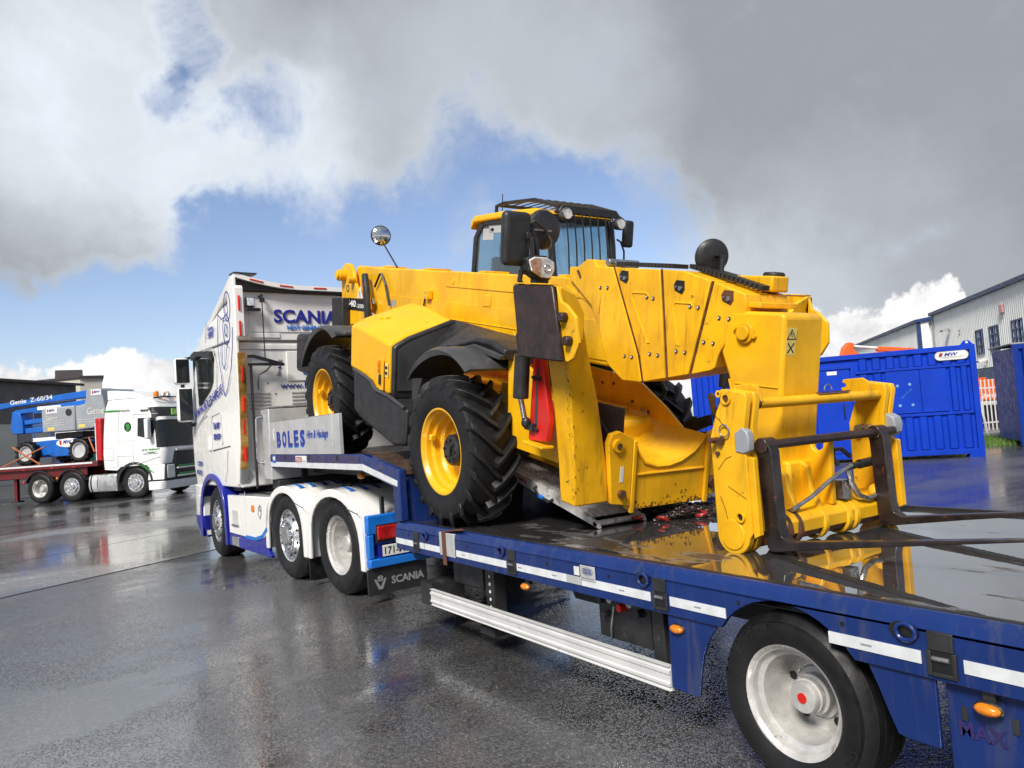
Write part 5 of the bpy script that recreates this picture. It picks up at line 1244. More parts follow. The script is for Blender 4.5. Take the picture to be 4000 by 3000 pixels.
# trough floor between the side plates
rg = []
for y, dz_ in ((4.09, 0), (3.75, .02), (3.45, .20), (3.2, .26), (2.6, .28)):
    rg.append([(x*(1 if y > 3.5 else 1.0), y, z+dz_*(1-abs(x)/.5)) for x, z in cup])
MB().loft(rg, closed=False).build('boom_trough', 'yellow', TH, ang=60)
MB().prism('x', [(4.09, .885), (3.906, .884), (3.689, 1.03), (3.385, 1.19), (3.0, 1.235), (2.4, 1.27), (2.4, .6), (4.09, .6)], -.40, -.37).build('side_plate', 'yellow', TH, bevel=.005)
MB().prism('x', [(4.09, .885), (3.95, .90), (3.60, 1.0), (3.2, 1.06), (2.4, 1.10), (2.4, .6), (4.09, .6)], .345, .37).build('side_plate', 'yellow', TH, bevel=.005)
for y, z in ((2.75, 1.16), (2.9, 1.13), (3.05, 1.14), (3.3, 1.02), (3.5, .96)): MB().cyl((-.369, y, z), (-.362, y, z), .014, n=8).build('plate_bolt', 'rust', TH)
MB().tube([(-.36, 3.42, .98), (-.30, 3.50, .98), (-.27, 3.58, .97)], .010).build('plate_latch', 'steel', TH)
sg = MB().tube([(.34, 3.55, 1.10), (.36, 3.85, .86), (.30, 4.05, .78)], .022).tube([(.36, 3.60, 1.15), (.40, 3.86, .96), (.42, 4.02, .86)], .012).build('front_hose', 'black_plastic', TH)
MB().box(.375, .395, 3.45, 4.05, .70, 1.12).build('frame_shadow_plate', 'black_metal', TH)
lb_ = MB().prism('x', [(3.42, .70), (3.62, .74), (3.97, .92), (3.95, 1.0), (3.60, .86), (3.40, .80)], -.62, -.58).build('lamp_bracket', 'black_metal', TH)
MB().prism('y', [(-.42, .74), (-.62, .74), (-.62, .86), (-.42, .86)], 3.9, 3.92).build('bracket_plate', 'black_metal', lb_)
MB().prism('x', [(3.865, 1.14), (3.90, 1.165), (3.93, 1.15), (3.97, 1.0), (4.03, .97), (4.0, .90), (3.96, .92)], -.66, -.645).build('bracket_blade', 'steel', lb_)
MB().tube([(-.5, 3.6, .70), (-.45, 3.75, .66), (-.42, 3.85, .70), (-.40, 3.92, .74)], .012).build('bracket_hose', 'black_plastic', lb_)
# ---- fork carriage (upright in the yard, resting on the deck): built in yard coordinates
IM = TM.inverted()
CW = lambda: MB(IM)
cp = [(.735, 1.70), (.770, 1.725), (.735, 1.745), (.70, 1.738), (.575, 1.715), (.565, 1.68), (.60, 1.53), (.605, 1.385), (.60, 1.36), (.60, .96), (.622, .93)]+[(.735+.112*cos(a), .945+.112*sin(a)) for a in [-(pi-.2)+(pi-.4)*i/10 for i in range(11)]]+[(.845, .965), (.842, 1.48), (.785, 1.62)]
def cplate(x0, x1):
    o_ = CW().prism('x', cp, x0, x1).build('carriage_plate', 'yellow_worn', TH, bevel=.006)
    return o_
np_ = cplate(-.70, -.655)
CW().prism('x', cp, -.585, -.63).build('carriage_plate', 'yellow_worn', TH, bevel=.006)
CW().box(-.655, -.63, .61, .80, .93, 1.40).build('carriage_web', 'yellow_worn', np_)
CW().lathe([(.001, -.708), (.082, -.708), (.086, -.700), (.001, -.70)], c=(0, .735, .945), n=26).build('roller_cap', 'yellow_worn', np_, bevel=.002)
CW().lathe([(.034, -.702), (.034, -.712), (.022, -.712), (.022, -.702)], c=(0, .70, 1.69), n=20).lathe([(.020, -.702), (.020, -.708), (.010, -.708), (.010, -.702)], c=(0, .752, 1.72), n=16).build('eye_ring', 'yellow_worn', np_)
CW().cyl((-.7005, .70, 1.69), (-.702, .70, 1.69), .024).cyl((-.7005, .752, 1.72), (-.702, .752, 1.72), .012).build('eye_hole', 'rust', np_)
CW().lathe([(.030, -.702), (.030, -.715), (.020, -.715), (.020, -.702)], c=(0, .665, 1.045), n=18).build('plate_bush', 'yellow_worn', np_)
CW().cyl((-.7005, .665, 1.045), (-.703, .665, 1.045), .022).build('plate_hole', 'decal_black', np_)
CW().tube([(-.715, .725+.034*cos(a), 1.515+.034*sin(a)) for a in [2*pi*i/20 for i in range(20)]], .0045, n=6, cyc=True).build('ring_pin', 'steel', np_)
CW().cyl((-.70, .79, 1.465), (-.76, .79, 1.465), .017).build('pin_stub', 'rust', np_)
CW().cyl((-.70, .755, 1.46), (-.73, .755, 1.46), .022, n=6).build('pin_nut', 'rust', np_)
CW().cyl((-.70, .79, 1.39), (-.715, .79, 1.39), .012).build('pin_nut', 'rust', np_)
# grey latch block set in the notch
CW().prism('x', [(.665, 1.395), (.61, 1.385), (.575, 1.40), (.568, 1.46), (.578, 1.505), (.61, 1.53), (.665, 1.50)], -.706, -.655).build('latch_block', 'lift_grey', np_, bevel=.008)
CW().prism('x', [(.60, 1.37), (.56, 1.36), (.56, .95), (.60, .93)], -.69, -.655).build('guide_rail', 'yellow_worn', np_, bevel=.004)
fp = [(.60, .655), (.645, .655)]
for xa, xb in ((.60, .645), (.665, .71)):
    CW().prism('x', cp, xa, xb).build('carriage_plate', 'yellow_worn', TH, bevel=.006)
CW().prism('x', [(.66, 1.39), (.60, 1.385), (.555, 1.405), (.545, 1.46), (.555, 1.505), (.60, 1.53), (.66, 1.50)], .63, .72).build('latch_block', 'lift_grey', TH, bevel=.008)
CW().prism('x', [(.60, 1.37), (.56, 1.36), (.56, .95), (.60, .93)], .65, .70).build('guide_rail', 'yellow_worn', TH, bevel=.004)
CW().cyl((.55, .75, 1.44), (.60, .75, 1.44), .03, n=14).build('pin_stub', 'steel', TH)
CW().cyl((.55, .69, 1.45), (.60, .69, 1.45), .02).build('pin_nut', 'steel', TH)
# hook plates on the top bar
hk = [(.66, 1.62), (.60, 1.66), (.62, 1.74), (.66, 1.765), (.79, 1.765), (.80, 1.745), (.775, 1.735), (.77, 1.72), (.81, 1.71), (.80, 1.685), (.74, 1.68), (.72, 1.62)]
for x in (-.535, .50): CW().prism('x', hk, x, x+.022).build('hook_plate', 'yellow_worn', TH, bevel=.004)
CW().cyl((-.585, .635, 1.652), (.60, .625, 1.652), .030, n=18).build('top_bar', 'yellow_worn', TH)
for xa, xb in ((-.585, -.53), (.525, .60)): CW().cyl((xa, .633, 1.652), (xb, .633, 1.652), .0315, n=16).build('bar_wear', 'rust', TH)
CW().box(-.02, .28, .60, .62, 1.683, 1.692).build('bar_plate', 'rust', TH)
CW().tube([(.08+.035*cos(a), .61, 1.70+.035*sin(a)) for a in [pi*i/10 for i in range(11)]], .004).build('bar_loop', 'steel', TH)
CW().cyl((-.63, .545, 1.425), (.60, .545, 1.425), .026, n=16).build('fork_bar', 'brown_steel', TH)
# lower cross tube with ribs and lugs
CW().cyl((-.585, .66, .945), (.60, .66, .945), .075, n=22).build('cross_tube', 'rust', TH)
CW().prism('x', [(.578, .915), (.572, .985), (.60, 1.02), (.70, 1.06), (.84, 1.06), (.84, 1.0), (.70, 1.02), (.625, .975), (.605, .915)], -.58, .598).build('tube_cover', 'yellow_worn', TH, bevel=.006)
for x in (-.42, -.33, -.10, .12, .20): CW().lathe([(.082, -.025), (.098, -.015), (.098, .015), (.082, .025)], c=(x, .66, .945), n=22).build('tube_collar', 'yellow_worn' if x > -.2 else 'rust', TH)
for x, h_ in ((-.30, 1.27), (-.10, 1.30), (.02, 1.20)):
    CW().prism('x', [(.60, .99), (.62, 1.06), (.66, 1.14), (.67, h_-.04), (.72, h_), (.79, h_-.02), (.85, 1.1), (.86, .98)], x, x+.035).build('pivot_lug', 'yellow_worn', TH, bevel=.008)
CW().prism('x', [(.60, 1.03), (.585, 1.36), (.575, 1.415), (.60, 1.43), (.625, 1.41), (.635, 1.36), (.68, 1.34), (.70, 1.36), (.715, 1.40), (.77, 1.40), (.80, 1.30), (.84, 1.05)], .01, .05).build('hook_lug', 'yellow_worn', TH, bevel=.008)
CW().box(-.20, .05, .72, .90, 1.0, 1.30).build('head_foot', 'yellow_worn', TH, bevel=.02)
# tilt linkage: grey curved lever, ram, fittings
CW().tube([(-.36, .60, 1.045), (-.20, .585, 1.10), (-.05, .575, 1.17), (.10, .57, 1.225), (.18, .57, 1.245)], .013, n=8).build('link_lever', 'steel', TH)
CW().cyl((.17, .58, 1.235), (.30, .60, 1.24), .02, n=12).cyl((.30, .60, 1.24), (.56, .61, 1.25), .028, n=14).build('latch_ram', 'black_metal', TH)
CW().tube([(.10, .60, 1.25), (.08, .62, 1.30), (.12, .64, 1.345), (.20, .64, 1.34), (.25, .62, 1.29)], .014).build('latch_hose', 'black_plastic', TH)
CW().tube([(.16, .58, 1.22), (.18, .58, 1.14), (.24, .58, 1.06), (.33, .58, 1.03), (.42, .58, 1.045)], .017).box(.12, .20, .60, .68, 1.05, 1.16).build('latch_link', 'steel', TH)
CW().ell((.46, .60, 1.06), .06, .05, .05).build('link_boss', 'yellow_worn', TH)
CW().box(.55, .60, .575, .66, 1.20, 1.30).build('ram_anchor', 'steel', TH, bevel=.004)
# forks: tapered L section, tips raised
def fork(x0, x1):
    a = radians(7.8)
    y0, z0 = .555, .858
    def T(s_, h): return (y0-s_*cos(a)-(-h)*sin(a)*0-h*0, z0+s_*sin(a)+h)
    tip = 1.28
    poly = [(.588, 1.405), (.585, 1.445), (.55, 1.458), (.51, 1.448), (.502, 1.42), (.488, 1.395), (.482, 1.0), (.468, .945), (.43, .920)]
    poly += [(y0-tip*cos(a), z0+tip*sin(a)+.006), (y0-tip*cos(a), z0+tip*sin(a)-.004), (y0-.5*cos(a), z0+.5*sin(a)-.0), (.50, .862), (.545, .858), (.566, .88), (.572, .95), (.583, 1.36)]
    o_ = CW().prism('x', poly, x0, x1).build('fork', 'fork_steel', TH, bevel=.006)
    CW().cyl((x0-.012, .545, 1.425), (x1+.012, .545, 1.425), .042, n=18).build('fork_eye', 'brown_steel', o_, bevel=.004)
    return o_
fork(-.632, -.562); fork(.40, .475)
# rain-worn paint scuffs on the carriage side plate
rn = random.Random(11)
for pts_ in ([(.80, 1.30), (.74, 1.36), (.70, 1.375)], [(.74, 1.21), (.66, 1.165), (.62, 1.145)], [(.80, 1.15), (.775, 1.09), (.76, 1.02), (.765, .99)], [(.72, 1.53), (.79, 1.60)]):
    MB(IM).raw(*(lambda q: (q.v, q.f))(ribbon(pts_, 'x', -.7025, .0025, .002))).build('paint_scratch', 'rust', np_)
# ================================================================== white truck across the yard
VM = frame((-2.649, 29.228, 0), (-.6947, -.7193, 0), (.7193, -.6947, 0))
VT = thing('parked_truck', 'white parked truck with green lettering and amber beacons across the yard', 'truck', VM)
vr = [plan(1.22, 2.62, 4.86, .22, 1.04, .06), plan(1.24, 2.62, 4.95, .24, 1.5, .06), plan(1.24, 2.66, 4.88, .24, 2.1, .06), plan(1.23, 2.72, 4.78, .26, 2.72, .06), plan(1.20, 2.76, 4.62, .3, 3.0, .06), plan(1.12, 2.80, 4.35, .3, 3.26, .06), plan(.98, 2.84, 4.0, .3, 3.34, .06)]
vc = MB().loft(vr).build('cab', 'truck_white_b', VT, bevel=.02)
MB().loft([[(x, y, z) for x, y, z in plan(1.14, 2.80, yf, .2, z, .05, 4)] for z, yf in ((3.27, 4.2), (3.42, 4.0), (3.52, 3.5), (3.58, 3.1))]).build('roof_spoiler', 'truck_white_b', VT, bevel=.02)
MB().loft([[(x*1.004, y+.012, z) for x, y, z in plan(hw_, 4.60, yf, rc_, z, .06, 7)] for z, yf, hw_, rc_ in ((1.60, 4.938, 1.24, .24), (2.1, 4.88, 1.24, .24), (2.48, 4.82, 1.2345, .252))]).build('windscreen', 'glass_dark', vc)
MB().loft([[(x*1.004, y+.014, z) for x, y, z in plan(hw_, 4.45, yf, rc_, z, .06, 7)] for z, yf, hw_, rc_ in ((2.58, 4.803, 1.232, .256), (2.72, 4.78, 1.23, .26), (2.93, 4.66, 1.2075, .29))]).build('roof_panel', 'black_plastic', vc)
Box('screen_reflection', 'mirror_glass', vc, -.55, -.1, 4.90, 4.912, 1.85, 2.35, bevel=0) if False else None
MB().loft([[(x, y+.05, z) for x, y, z in plan(1.20, 4.6, 4.90, .22, z, .06, 5)] for z in (2.50, 2.60)]).build('sun_visor', 'truck_white_b', vc)
vs_ = Box('sign_panel', 'lime', vc, -.75, .62, 4.765, 4.80, 2.66, 2.86, bevel=.004)
text('J.P.G. FREIGHT', 'decal_white', vs_, (.55, 4.802, 2.70), (-1, 0, 0), (0, 0, 1), .12, 1.2, bold=.03, ext=.004)
MB().prism('x', [(3.97, 2.60), (3.93, 2.02), (4.40, 1.88), (4.55, 2.10), (4.62, 2.58)], 1.236, 1.247).build('side_window', 'glass_dark', vc)
mv = MB().box(1.30, 1.50, 4.36, 4.50, 1.90, 2.56).build('mirror', 'truck_white_b', VT, bevel=.04)
MB().tube([(1.2, 4.5, 2.0), (1.35, 4.45, 2.0)], .03).tube([(1.2, 4.55, 2.5), (1.35, 4.45, 2.5)], .03).build('mirror_arm', 'black_plastic', mv)
for x_ in (1,):
    for pts_ in ([(3.80, 2.74), (3.72, 1.12)], [(3.80, 2.74), (4.70, 2.70)], [(3.30, 3.26), (3.14, 1.06)], [(3.13, 1.90), (3.72, 1.88)], [(3.12, 1.40), (3.72, 1.38)], [(2.63, 1.32), (3.0, 1.28), (3.02, 1.66), (2.66, 1.70)], [(3.85, 1.10), (4.7, 1.30)]):
        ribbon(pts_, 'x', 1.241, .014, .004).build('panel_seam', 'shade_white', vc)
ribbon([(2.72, 2.91), (3.30, 2.89)], 'x', 1.236, .05).build('green_stripe', 'text_green', vc)
text('VOLVO', 'black_metal', vc, (1.243, 3.34, 2.85), (0, 1, 0), (0, 0, 1), .065, .34, bold=.03, ext=.004)
text('460', 'black_metal', vc, (1.241, 4.05, 2.80), (0, 1, 0), (0, 0, 1), .085, .32, bold=.03, ext=.004, shear=.2)
ov = MB().prism('x', [(3.58+.13*cos(a), 2.34+.16*sin(a)) for a in [2*pi*i/24 for i in range(24)]], 1.243, 1.248).build('oval_badge', 'decal_black', vc)
MB().prism('x', [(3.52, 2.22), (3.55, 2.32), (3.50, 2.38), (3.58, 2.46), (3.65, 2.43), (3.67, 2.30), (3.60, 2.20)], 1.249, 1.253).build('island_emblem', 'text_green', ov)
text('J.P.G. FREIGHT', 'text_green', vc, (1.247, 4.06, 1.50), (0, 1, 0), (0, 0, 1), .075, .66, bold=.03, ext=.004)
text('INTERNATIONAL HAULAGE', 'text_grey', vc, (1.247, 4.10, 1.40), (0, 1, 0), (0, 0, 1), .035, .55, ext=.004)
MB().prism('x', [(4.20, 1.47), (4.62, 1.47), (4.42, 1.43)], 1.247, 1.250).build('flash_mark', 'text_green', vc)
for k in range(3): ribbon([(3.98+.1*k, 1.08-.03*k), (4.18+.1*k, .95-.04*k), (4.36+.08*k, .82-.03*k)], 'x', 1.243, .018-.004*k).build('green_swoosh', 'text_green', vc)
low = MB().prism('x', [(4.22, .55), (4.30, .95), (4.20, 1.04), (4.86, 1.04), (4.82, .55)], 1.23, .8).build('corner_panel', 'truck_white_b', VT, bevel=.01)
MB().prism('x', [(2.64, 1.035), (2.64, .98), (3.1, .93), (3.24, 1.035)], 1.23, .8).build('corner_panel', 'truck_white_b', VT, bevel=.01)
bf = MB().loft([plan(1.24, 4.25, 4.86, .25, .22, .06, 5), plan(1.25, 4.25, 4.93, .25, .5, .06, 5)]).build('bumper', 'truck_white_b', VT, bevel=.02)
MB().loft([[(x*.62, y+.02, z) for x, y, z in plan(1.22, 4.7, yf, .1, z, .04, 4)] for z, yf in ((.52, 4.92), (1.0, 4.95), (1.46, 4.95))]).build('grille', 'black_plastic', VT)
for z in (.60, .86): Box('grille_bar', 'truck_white_b', VT, -.72, .72, 4.93, 4.985, z, z+.05, bevel=.01)
for z in (.66, .92): Box('grille_inset', 'text_green', VT, -.66, .66, 4.965, 4.98, z, z+.06, bevel=.004)
Box('grille_name', 'shade_white', VT, -.74, .74, 4.94, 4.99, 1.45, 1.52, bevel=.008)
for x in (.98, -.98):
    h_ = MB().box(x-.20, x+.20, 4.78, 4.93, .58, 1.02).build('headlight', 'lamp_glass', VT, bevel=.03)
    Box('light_frame', 'black_plastic', h_, x-.24, x+.24, 4.74, 4.905, .54, 1.06, bevel=.02)
for x in (.95, .2, -.7):
    q = MB().lathe([(.09, 3.30), (.09, 3.42), (.07, 3.47), (.001, 3.48)], c=(x*.75, 4.3, 0), ax='z', n=16).build('beacon', 'lamp_orange', VT)
for x in (.55, .30): MB().lathe([(.001, 4.50), (.08, 4.50), (.09, 4.46), (.05, 4.38), (.001, 4.36)], c=(x, 0, 3.34), ax='y', n=16).build('roof_lamp', 'lamp_glass', VT)
MB().tube([(1.0, 4.42, 3.24), (.6, 4.5, 3.28), (-.6, 4.5, 3.28), (-1.0, 4.42, 3.24)], .025).build('lamp_bar', 'black_metal', VT)
ft = MB().loft([[(1.18, y, .26), (1.22, y, .34), (1.22, y, .76), (1.18, y, .84), (.62, y, .84), (.62, y, .26)] for y in (2.32, 3.06)]).build('fuel_tank', 'alu', VT, bevel=.03)
MB().loft([[(1.10+.12*cos(a)-.12, y, .54+.29*sin(a)) for a in [2*pi*i/16 for i in range(16)]] for y in (1.90, 2.30)]).build('air_tank', 'alu_paint', VT)
for y in (1.96, 2.22): MB().loft([[(.985+.125*cos(a), yy, .54+.295*sin(a)) for a in [2*pi*i/16 for i in range(16)]] for yy in (y, y+.05)]).build('tank_band', 'black_metal', VT)
for sx in (1, -1):
    road_wheel(VT, (sx*1.20, 3.76, .50), .50, .29, .3, sx, 'flat'); road_wheel(VT, (sx*1.20, 1.34, .50), .50, .29, .3, sx, 'flat'); road_wheel(VT, (sx*1.20, .10, .50), .50, .29, .5, sx, 'deep')
    for yc in (.10, 1.34): MB().prism('x', arc(yc, .50, .60, 160, 20, 10)+arc(yc, .50, .57, 20, 160, 10), sx*1.22, sx*.75).build('mudguard', 'black_plastic', VT)
MB().prism('x', arc(3.74, .5, .68, 175, 5, 12)+arc(3.74, .5, .60, 5, 175, 12), 1.235, .8).build('mudguard', 'black_plastic', VT)
for x in (-.42, .30): Box('frame_rail', 'dark_frame', VT, x, x+.12, -.8, 4.4, .6, .92)
Box('engine_bay', 'dark_frame', VT, -1.1, 1.1, 3.0, 4.6, .45, 1.03)
# ================================================================== red flatbed trailer behind it
RT = thing('flatbed_trailer', 'dark red flatbed trailer with white edge stripe carrying the blue boom lift', 'trailer', VM)
Box('bed', 'red_truck', RT, -1.25, 1.25, -11.5, 2.40, 1.13, 1.29, bevel=.01)
Box('edge_stripe', 'reflector_white', RT, 1.246, 1.256, -11.4, 2.20, 1.225, 1.28, bevel=0)
for x in (-.6, .45): Box('main_beam', 'red_truck', RT, x, x+.15, -11.4, 2.2, .82, 1.128)
Box('side_skirt', 'red_truck', RT, 1.10, 1.14, -3.0, 1.9, .86, 1.128)
hb_ = Box('headboard', 'red_bright', RT, -1.22, 1.22, 2.34, 2.56, 1.292, 2.70, bevel=.04)
Box('headboard_post', 'reflector_white', hb_, 1.10, 1.19, 2.30, 2.335, 1.30, 2.55)
for sx in (-1, 1):
    l_ = Box('landing_leg', 'red_truck', RT, sx*.95-.06, sx*.95+.06, -1.10, -.98, .12, 1.125)
    Box('leg_foot', 'dark_frame', l_, sx*.95-.14, sx*.95+.14, -1.18, -.9, .06, .118)
for sx in (-1, 1):
    for y in (-7.2, -8.5, -9.8): road_wheel(RT, (sx*1.20, y, .50), .50, .29, .36, sx, 'deep')
for y in (-.45, .65, 1.5): MB().box(1.25, 1.262, y-.05, y+.05, 1.14, 1.18).build('rope_hook', 'red_bright', RT)
l_ = MB().ell((1.10, -.62, .72), .03, .05, .05).build('side_reflector', 'lamp_red', RT)
l_ = MB().ell((1.10, .70, .80), .03, .05, .05).build('side_reflector', 'lamp_orange', RT)
# ================================================================== blue articulated boom lift on the red trailer
BL = thing('boom_lift', 'blue articulated boom lift with grey hoods strapped on the red trailer', 'boom lift', VM)
for sx in (1, -1):
    for y in (1.48, -.62):
        w = MB().lathe([(r, sx*h) for r, h in [(.255, .11), (.255, .125), (.235, .12), (.22, .07), (.10, .05), (.001, .06)]], n=28).build('wheel', 'alu_paint', BL)
        w.location = (sx*.86, y, 1.695)
        MB().lathe([(r, h) for r, h in [(.25, .12), (.33, .14), (.38, .12), (.40, .08), (.40, -.12), (.36, -.15), (.25, -.14)]], n=32, closed=True).build('tyre', 'rubber', w)
        for i in range(14):
            a = 2*pi*i/14
            MB().box(-.14, .14, -.03, .03, .385, .42, Matrix.Rotation(a, 4, 'X')).build('lug', 'rubber_lug', w)
ch_ = MB().prism('x', [(-.95, 1.80), (-.25, 2.10), (1.1, 2.12), (1.75, 2.0), (1.75, 1.62), (1.05, 1.52), (.2, 1.52), (.05, 1.60), (-.9, 1.52)], -.62, .72).build('chassis', 'lift_blue', BL, bevel=.03)
mw_ = MB().prism('x', [(.85+.46*cos(a)*(1 if abs(cos(a)) < .8 else 1), 1.98+.15*sin(a)) for a in [2*pi*i/20 for i in range(20)]], .722, .728).build('name_badge', 'decal_white', ch_)
text('MW', 'text_blue', mw_, (.7285, .66, 1.95), (0, 1, 0), (0, 0, 1), .12, .34, bold=.03, shear=.25, ext=.004)
Box('badge_mark', 'lamp_red', mw_, .729, .732, .52, .60, 1.92, 2.07, bevel=0)
Box('slew_ring', 'black_metal', BL, -.5, .55, .2, 1.3, 2.125, 2.34, bevel=.03)
h1 = MB().prism('x', [(.06, 2.36), (.04, 3.10), (.12, 3.20), (1.32, 3.22), (1.36, 3.10), (1.36, 2.36)], .45, .95).build('hood', 'lift_grey', BL, bevel=.05, seg=3)
h2 = MB().prism('x', [(1.38, 2.36), (1.38, 3.18), (1.74, 3.24), (1.80, 3.42), (1.82, 3.66), (1.95, 3.74), (2.38, 3.72), (2.44, 3.50), (2.54, 2.95), (2.54, 2.70), (2.05, 2.40)], -.75, .95).build('counterweight', 'lift_grey', BL, bevel=.05, seg=3)
text('Genie', 'shade_white', h1, (.952, .24, 2.78), (0, 1, 0), (0, 0, 1), .15, .45, bold=.02, ext=.01)
text('Genie', 'shade_white', h2, (.952, 1.85, 2.86), (0, 1, 0), (0, 0, 1), .24, .66, bold=.02, ext=.01)
for par, y, z, w_ in ((h1, .24, 3.0, .44), (h2, 2.02, 3.50, .40)):
    q = Box('name_badge', 'decal_white', par, .952, .960, y, y+w_, z, z+.19, bevel=.004)
    text('MW', 'text_blue', q, (.9605, y+.12, z+.06), (0, 1, 0), (0, 0, 1), .09, .24, bold=.03, shear=.25, ext=.003)
    Box('badge_mark', 'lamp_red', q, .9605, .963, y+.05, y+.10, z+.05, z+.15, bevel=0)
MB().cyl((.95, 1.13, 3.0), (.965, 1.13, 3.0), .12, n=16).build('hood_vent', 'black_plastic', h1)
for par, y, z in ((h1, .28, 2.42), (h2, 1.50, 2.45)): Box('hazard_label', 'decal_yellow', par, .952, .958, y, y+.26, z, z+.11, bevel=0)
for k in range(3): Box('hood_groove', 'shade_white', h1, .952, .957, .10, .95, 2.58+.08*k, 2.60+.08*k, bevel=0)
for k in range(2): Box('hood_groove', 'shade_white', h2, .952, .957, 1.45, 2.2, 2.62+.08*k, 2.64+.08*k, bevel=0)
b1 = MB().prism('x', [(2.0, 3.77), (1.72, 3.78), (-4.2, 3.42), (-4.2, 3.14), (-1.6, 3.40), (1.6, 3.52), (1.95, 3.3)], -.10, .25).build('main_boom', 'lift_blue', BL, bevel=.02)
text('Genie  Z-60/34', 'decal_white', b1, (.253, -1.85, 3.46), (0, 1, .05), (0, -.05, 1), .16, 1.75, bold=.015, ext=.006)
MB().prism('x', [(1.75, 3.44), (-1.5, 3.24), (-1.5, 3.10), (1.75, 3.24)], .28, .46).build('riser_arm', 'lift_blue', BL, bevel=.015)
MB().box(.462, .468, -.55, .40, 3.19, 3.31, ).build('arm_badge', 'decal_white', BL)
MB().prism('x', [(-1.55, 3.20), (-1.25, 3.14), (-1.15, 2.85), (-1.12, 2.42), (-1.52, 2.40), (-1.66, 2.6)], .05, .5).build('knuckle', 'lift_blue', BL, bevel=.02)
MB().prism('x', [(-1.35, 2.86), (.9, 2.98), (.9, 2.82), (-1.35, 2.70)], .08, .42).build('riser_arm', 'lift_blue', BL, bevel=.015)
MB().prism('x', [(-1.4, 2.58), (.9, 2.64), (.9, 2.44), (-1.4, 2.40)], .08, .42).build('riser_arm', 'lift_blue', BL, bevel=.015)
pf = MB()
for x in (-.8, .8):
    for y in (-5.6, -4.6): pf.tube([(x, y, 2.2), (x, y, 3.3)], .03)
for z in (2.75, 3.3): pf.tube([(-.8, -5.6, z), (.8, -5.6, z), (.8, -4.6, z), (-.8, -4.6, z)], .03, cyc=True)
pf.box(-.85, .85, -5.65, -4.55, 2.14, 2.2).build('basket', 'lift_blue', BL)
MB().prism('x', [(-4.1, 3.4), (-4.4, 2.9), (-4.6, 2.2), (-4.4, 2.2), (-4.1, 2.9)], -.1, .2).build('jib', 'lift_blue', BL)
for a_, b_ in (((1.0, -1.1, 1.95), (1.24, .2, 1.30)), ((1.0, .2, 1.9), (1.24, -1.3, 1.30)), ((1.0, 1.9, 2.1), (1.24, 2.3, 1.60))):
    MB().tube([a_, b_], .025, n=6).build('lashing_strap', 'strap_orange', BL)
MB().tube([(.9, 1.6, 2.08), (.9, 2.0, 2.10), (.9, 2.3, 2.02)], .03).build('hose', 'black_plastic', BL)
# ---- other plant beyond the red trailer
GN = thing('generator', 'teal green generator canopy standing behind the red trailer', 'generator', VM @ Matrix.Translation((-2.6, .2, 0)))
MB().prism('x', [(-1.0, .25), (-1.0, 1.35), (-.7, 1.55), (.7, 1.55), (1.0, 1.30), (1.0, .25)], -.6, .6).build('canopy', 'green_paint', GN, bevel=.06)
Box('skid', 'black_metal', GN, -.5, .5, -.95, .95, 0, .245); Box('canopy_label', 'decal_white', GN, .602, .608, -.1, .2, 1.32, 1.44, bevel=0)
SL = thing('scissor_lift', 'blue and white access platform with hazard striped bar behind the red trailer', 'scissor lift', VM @ Matrix.Translation((-3.4, -2.6, 0)))
Box('chassis', 'lift_blue', SL, -.6, .6, -1.2, 1.1, .30, .80, bevel=.03)
for sx in (-1, 1):
    for y in (-.8, .8):
        w = MB().lathe([(.001, -.08), (.2, -.08), (.24, -.05), (.24, .05), (.2, .08), (.001, .08)], n=20).build('wheel', 'rubber', SL); w.location = (sx*.6, y, .24)
for k in range(4):
    MB().prism('x', [(-1.0, .85+.3*k), (.9, 1.10+.3*k), (.9, 1.16+.3*k), (-1.0, .91+.3*k)], .3, .36).prism('x', [(-1.0, 1.10+.3*k), (.9, .85+.3*k), (.9, .91+.3*k), (-1.0, 1.16+.3*k)], -.36, -.3).build('scissor_arm', 'lift_blue', SL)
Box('platform', 'truck_white_b', SL, -.65, .65, -1.2, 1.2, 2.15, 2.3, bevel=.01)
Box('control_cabinet', 'truck_white_b', SL, .30, .64, -.2, .8, 2.31, 2.85, bevel=.03)
for x in (-.62, .62):
    for y in (-1.15, -.4, .4, 1.15): MB().tube([(x, y, 2.3), (x, y, 3.3)], .025, n=6).build('rail_post', 'lift_blue', SL)
    for z in (2.8, 3.3): MB().tube([(x, -1.15, z), (x, 1.15, z)], .025, n=6).build('hand_rail', 'lift_blue', SL)
for k in range(7): Box('hazard_stripe', 'decal_white' if k % 2 else 'decal_black', SL, .601, .61, -1.15+.32*k, -.83+.32*k, .60, .70, bevel=0)
# ================================================================== buildings on the left
def wall_frame(p, q): 
    d = Vector((q[0]-p[0], q[1]-p[1], 0)); Ln = d.length; d.normalize()
    return frame((p[0], p[1], 0), d, Vector((-d.y, d.x, 0))), Ln
bmx, Ln = wall_frame((-13.0, 41.6), (-.51, 57.9))
GB = thing('grey_shed', 'dark grey clad shed with plain eaves behind the blue boom lift', 'building', bmx)
Box('wall', 'build_grey', GB, 0, Ln, 0, 18, 3.6, 6.15, bevel=.02)
Box('lower_wall', 'build_cream', GB, .05, Ln-.05, .06, 17.9, 0, 3.6, bevel=0)
rf = MB().prism('x', [(-.25, 6.16), (-.3, 6.28), (9, 7.0), (18.3, 6.28), (18.25, 6.16)], -.3, Ln+.25).build('roof', 'roof_dark', GB)
Box('gutter', 'roof_dark', rf, -.3, Ln+.3, -.42, -.30, 6.10, 6.26)
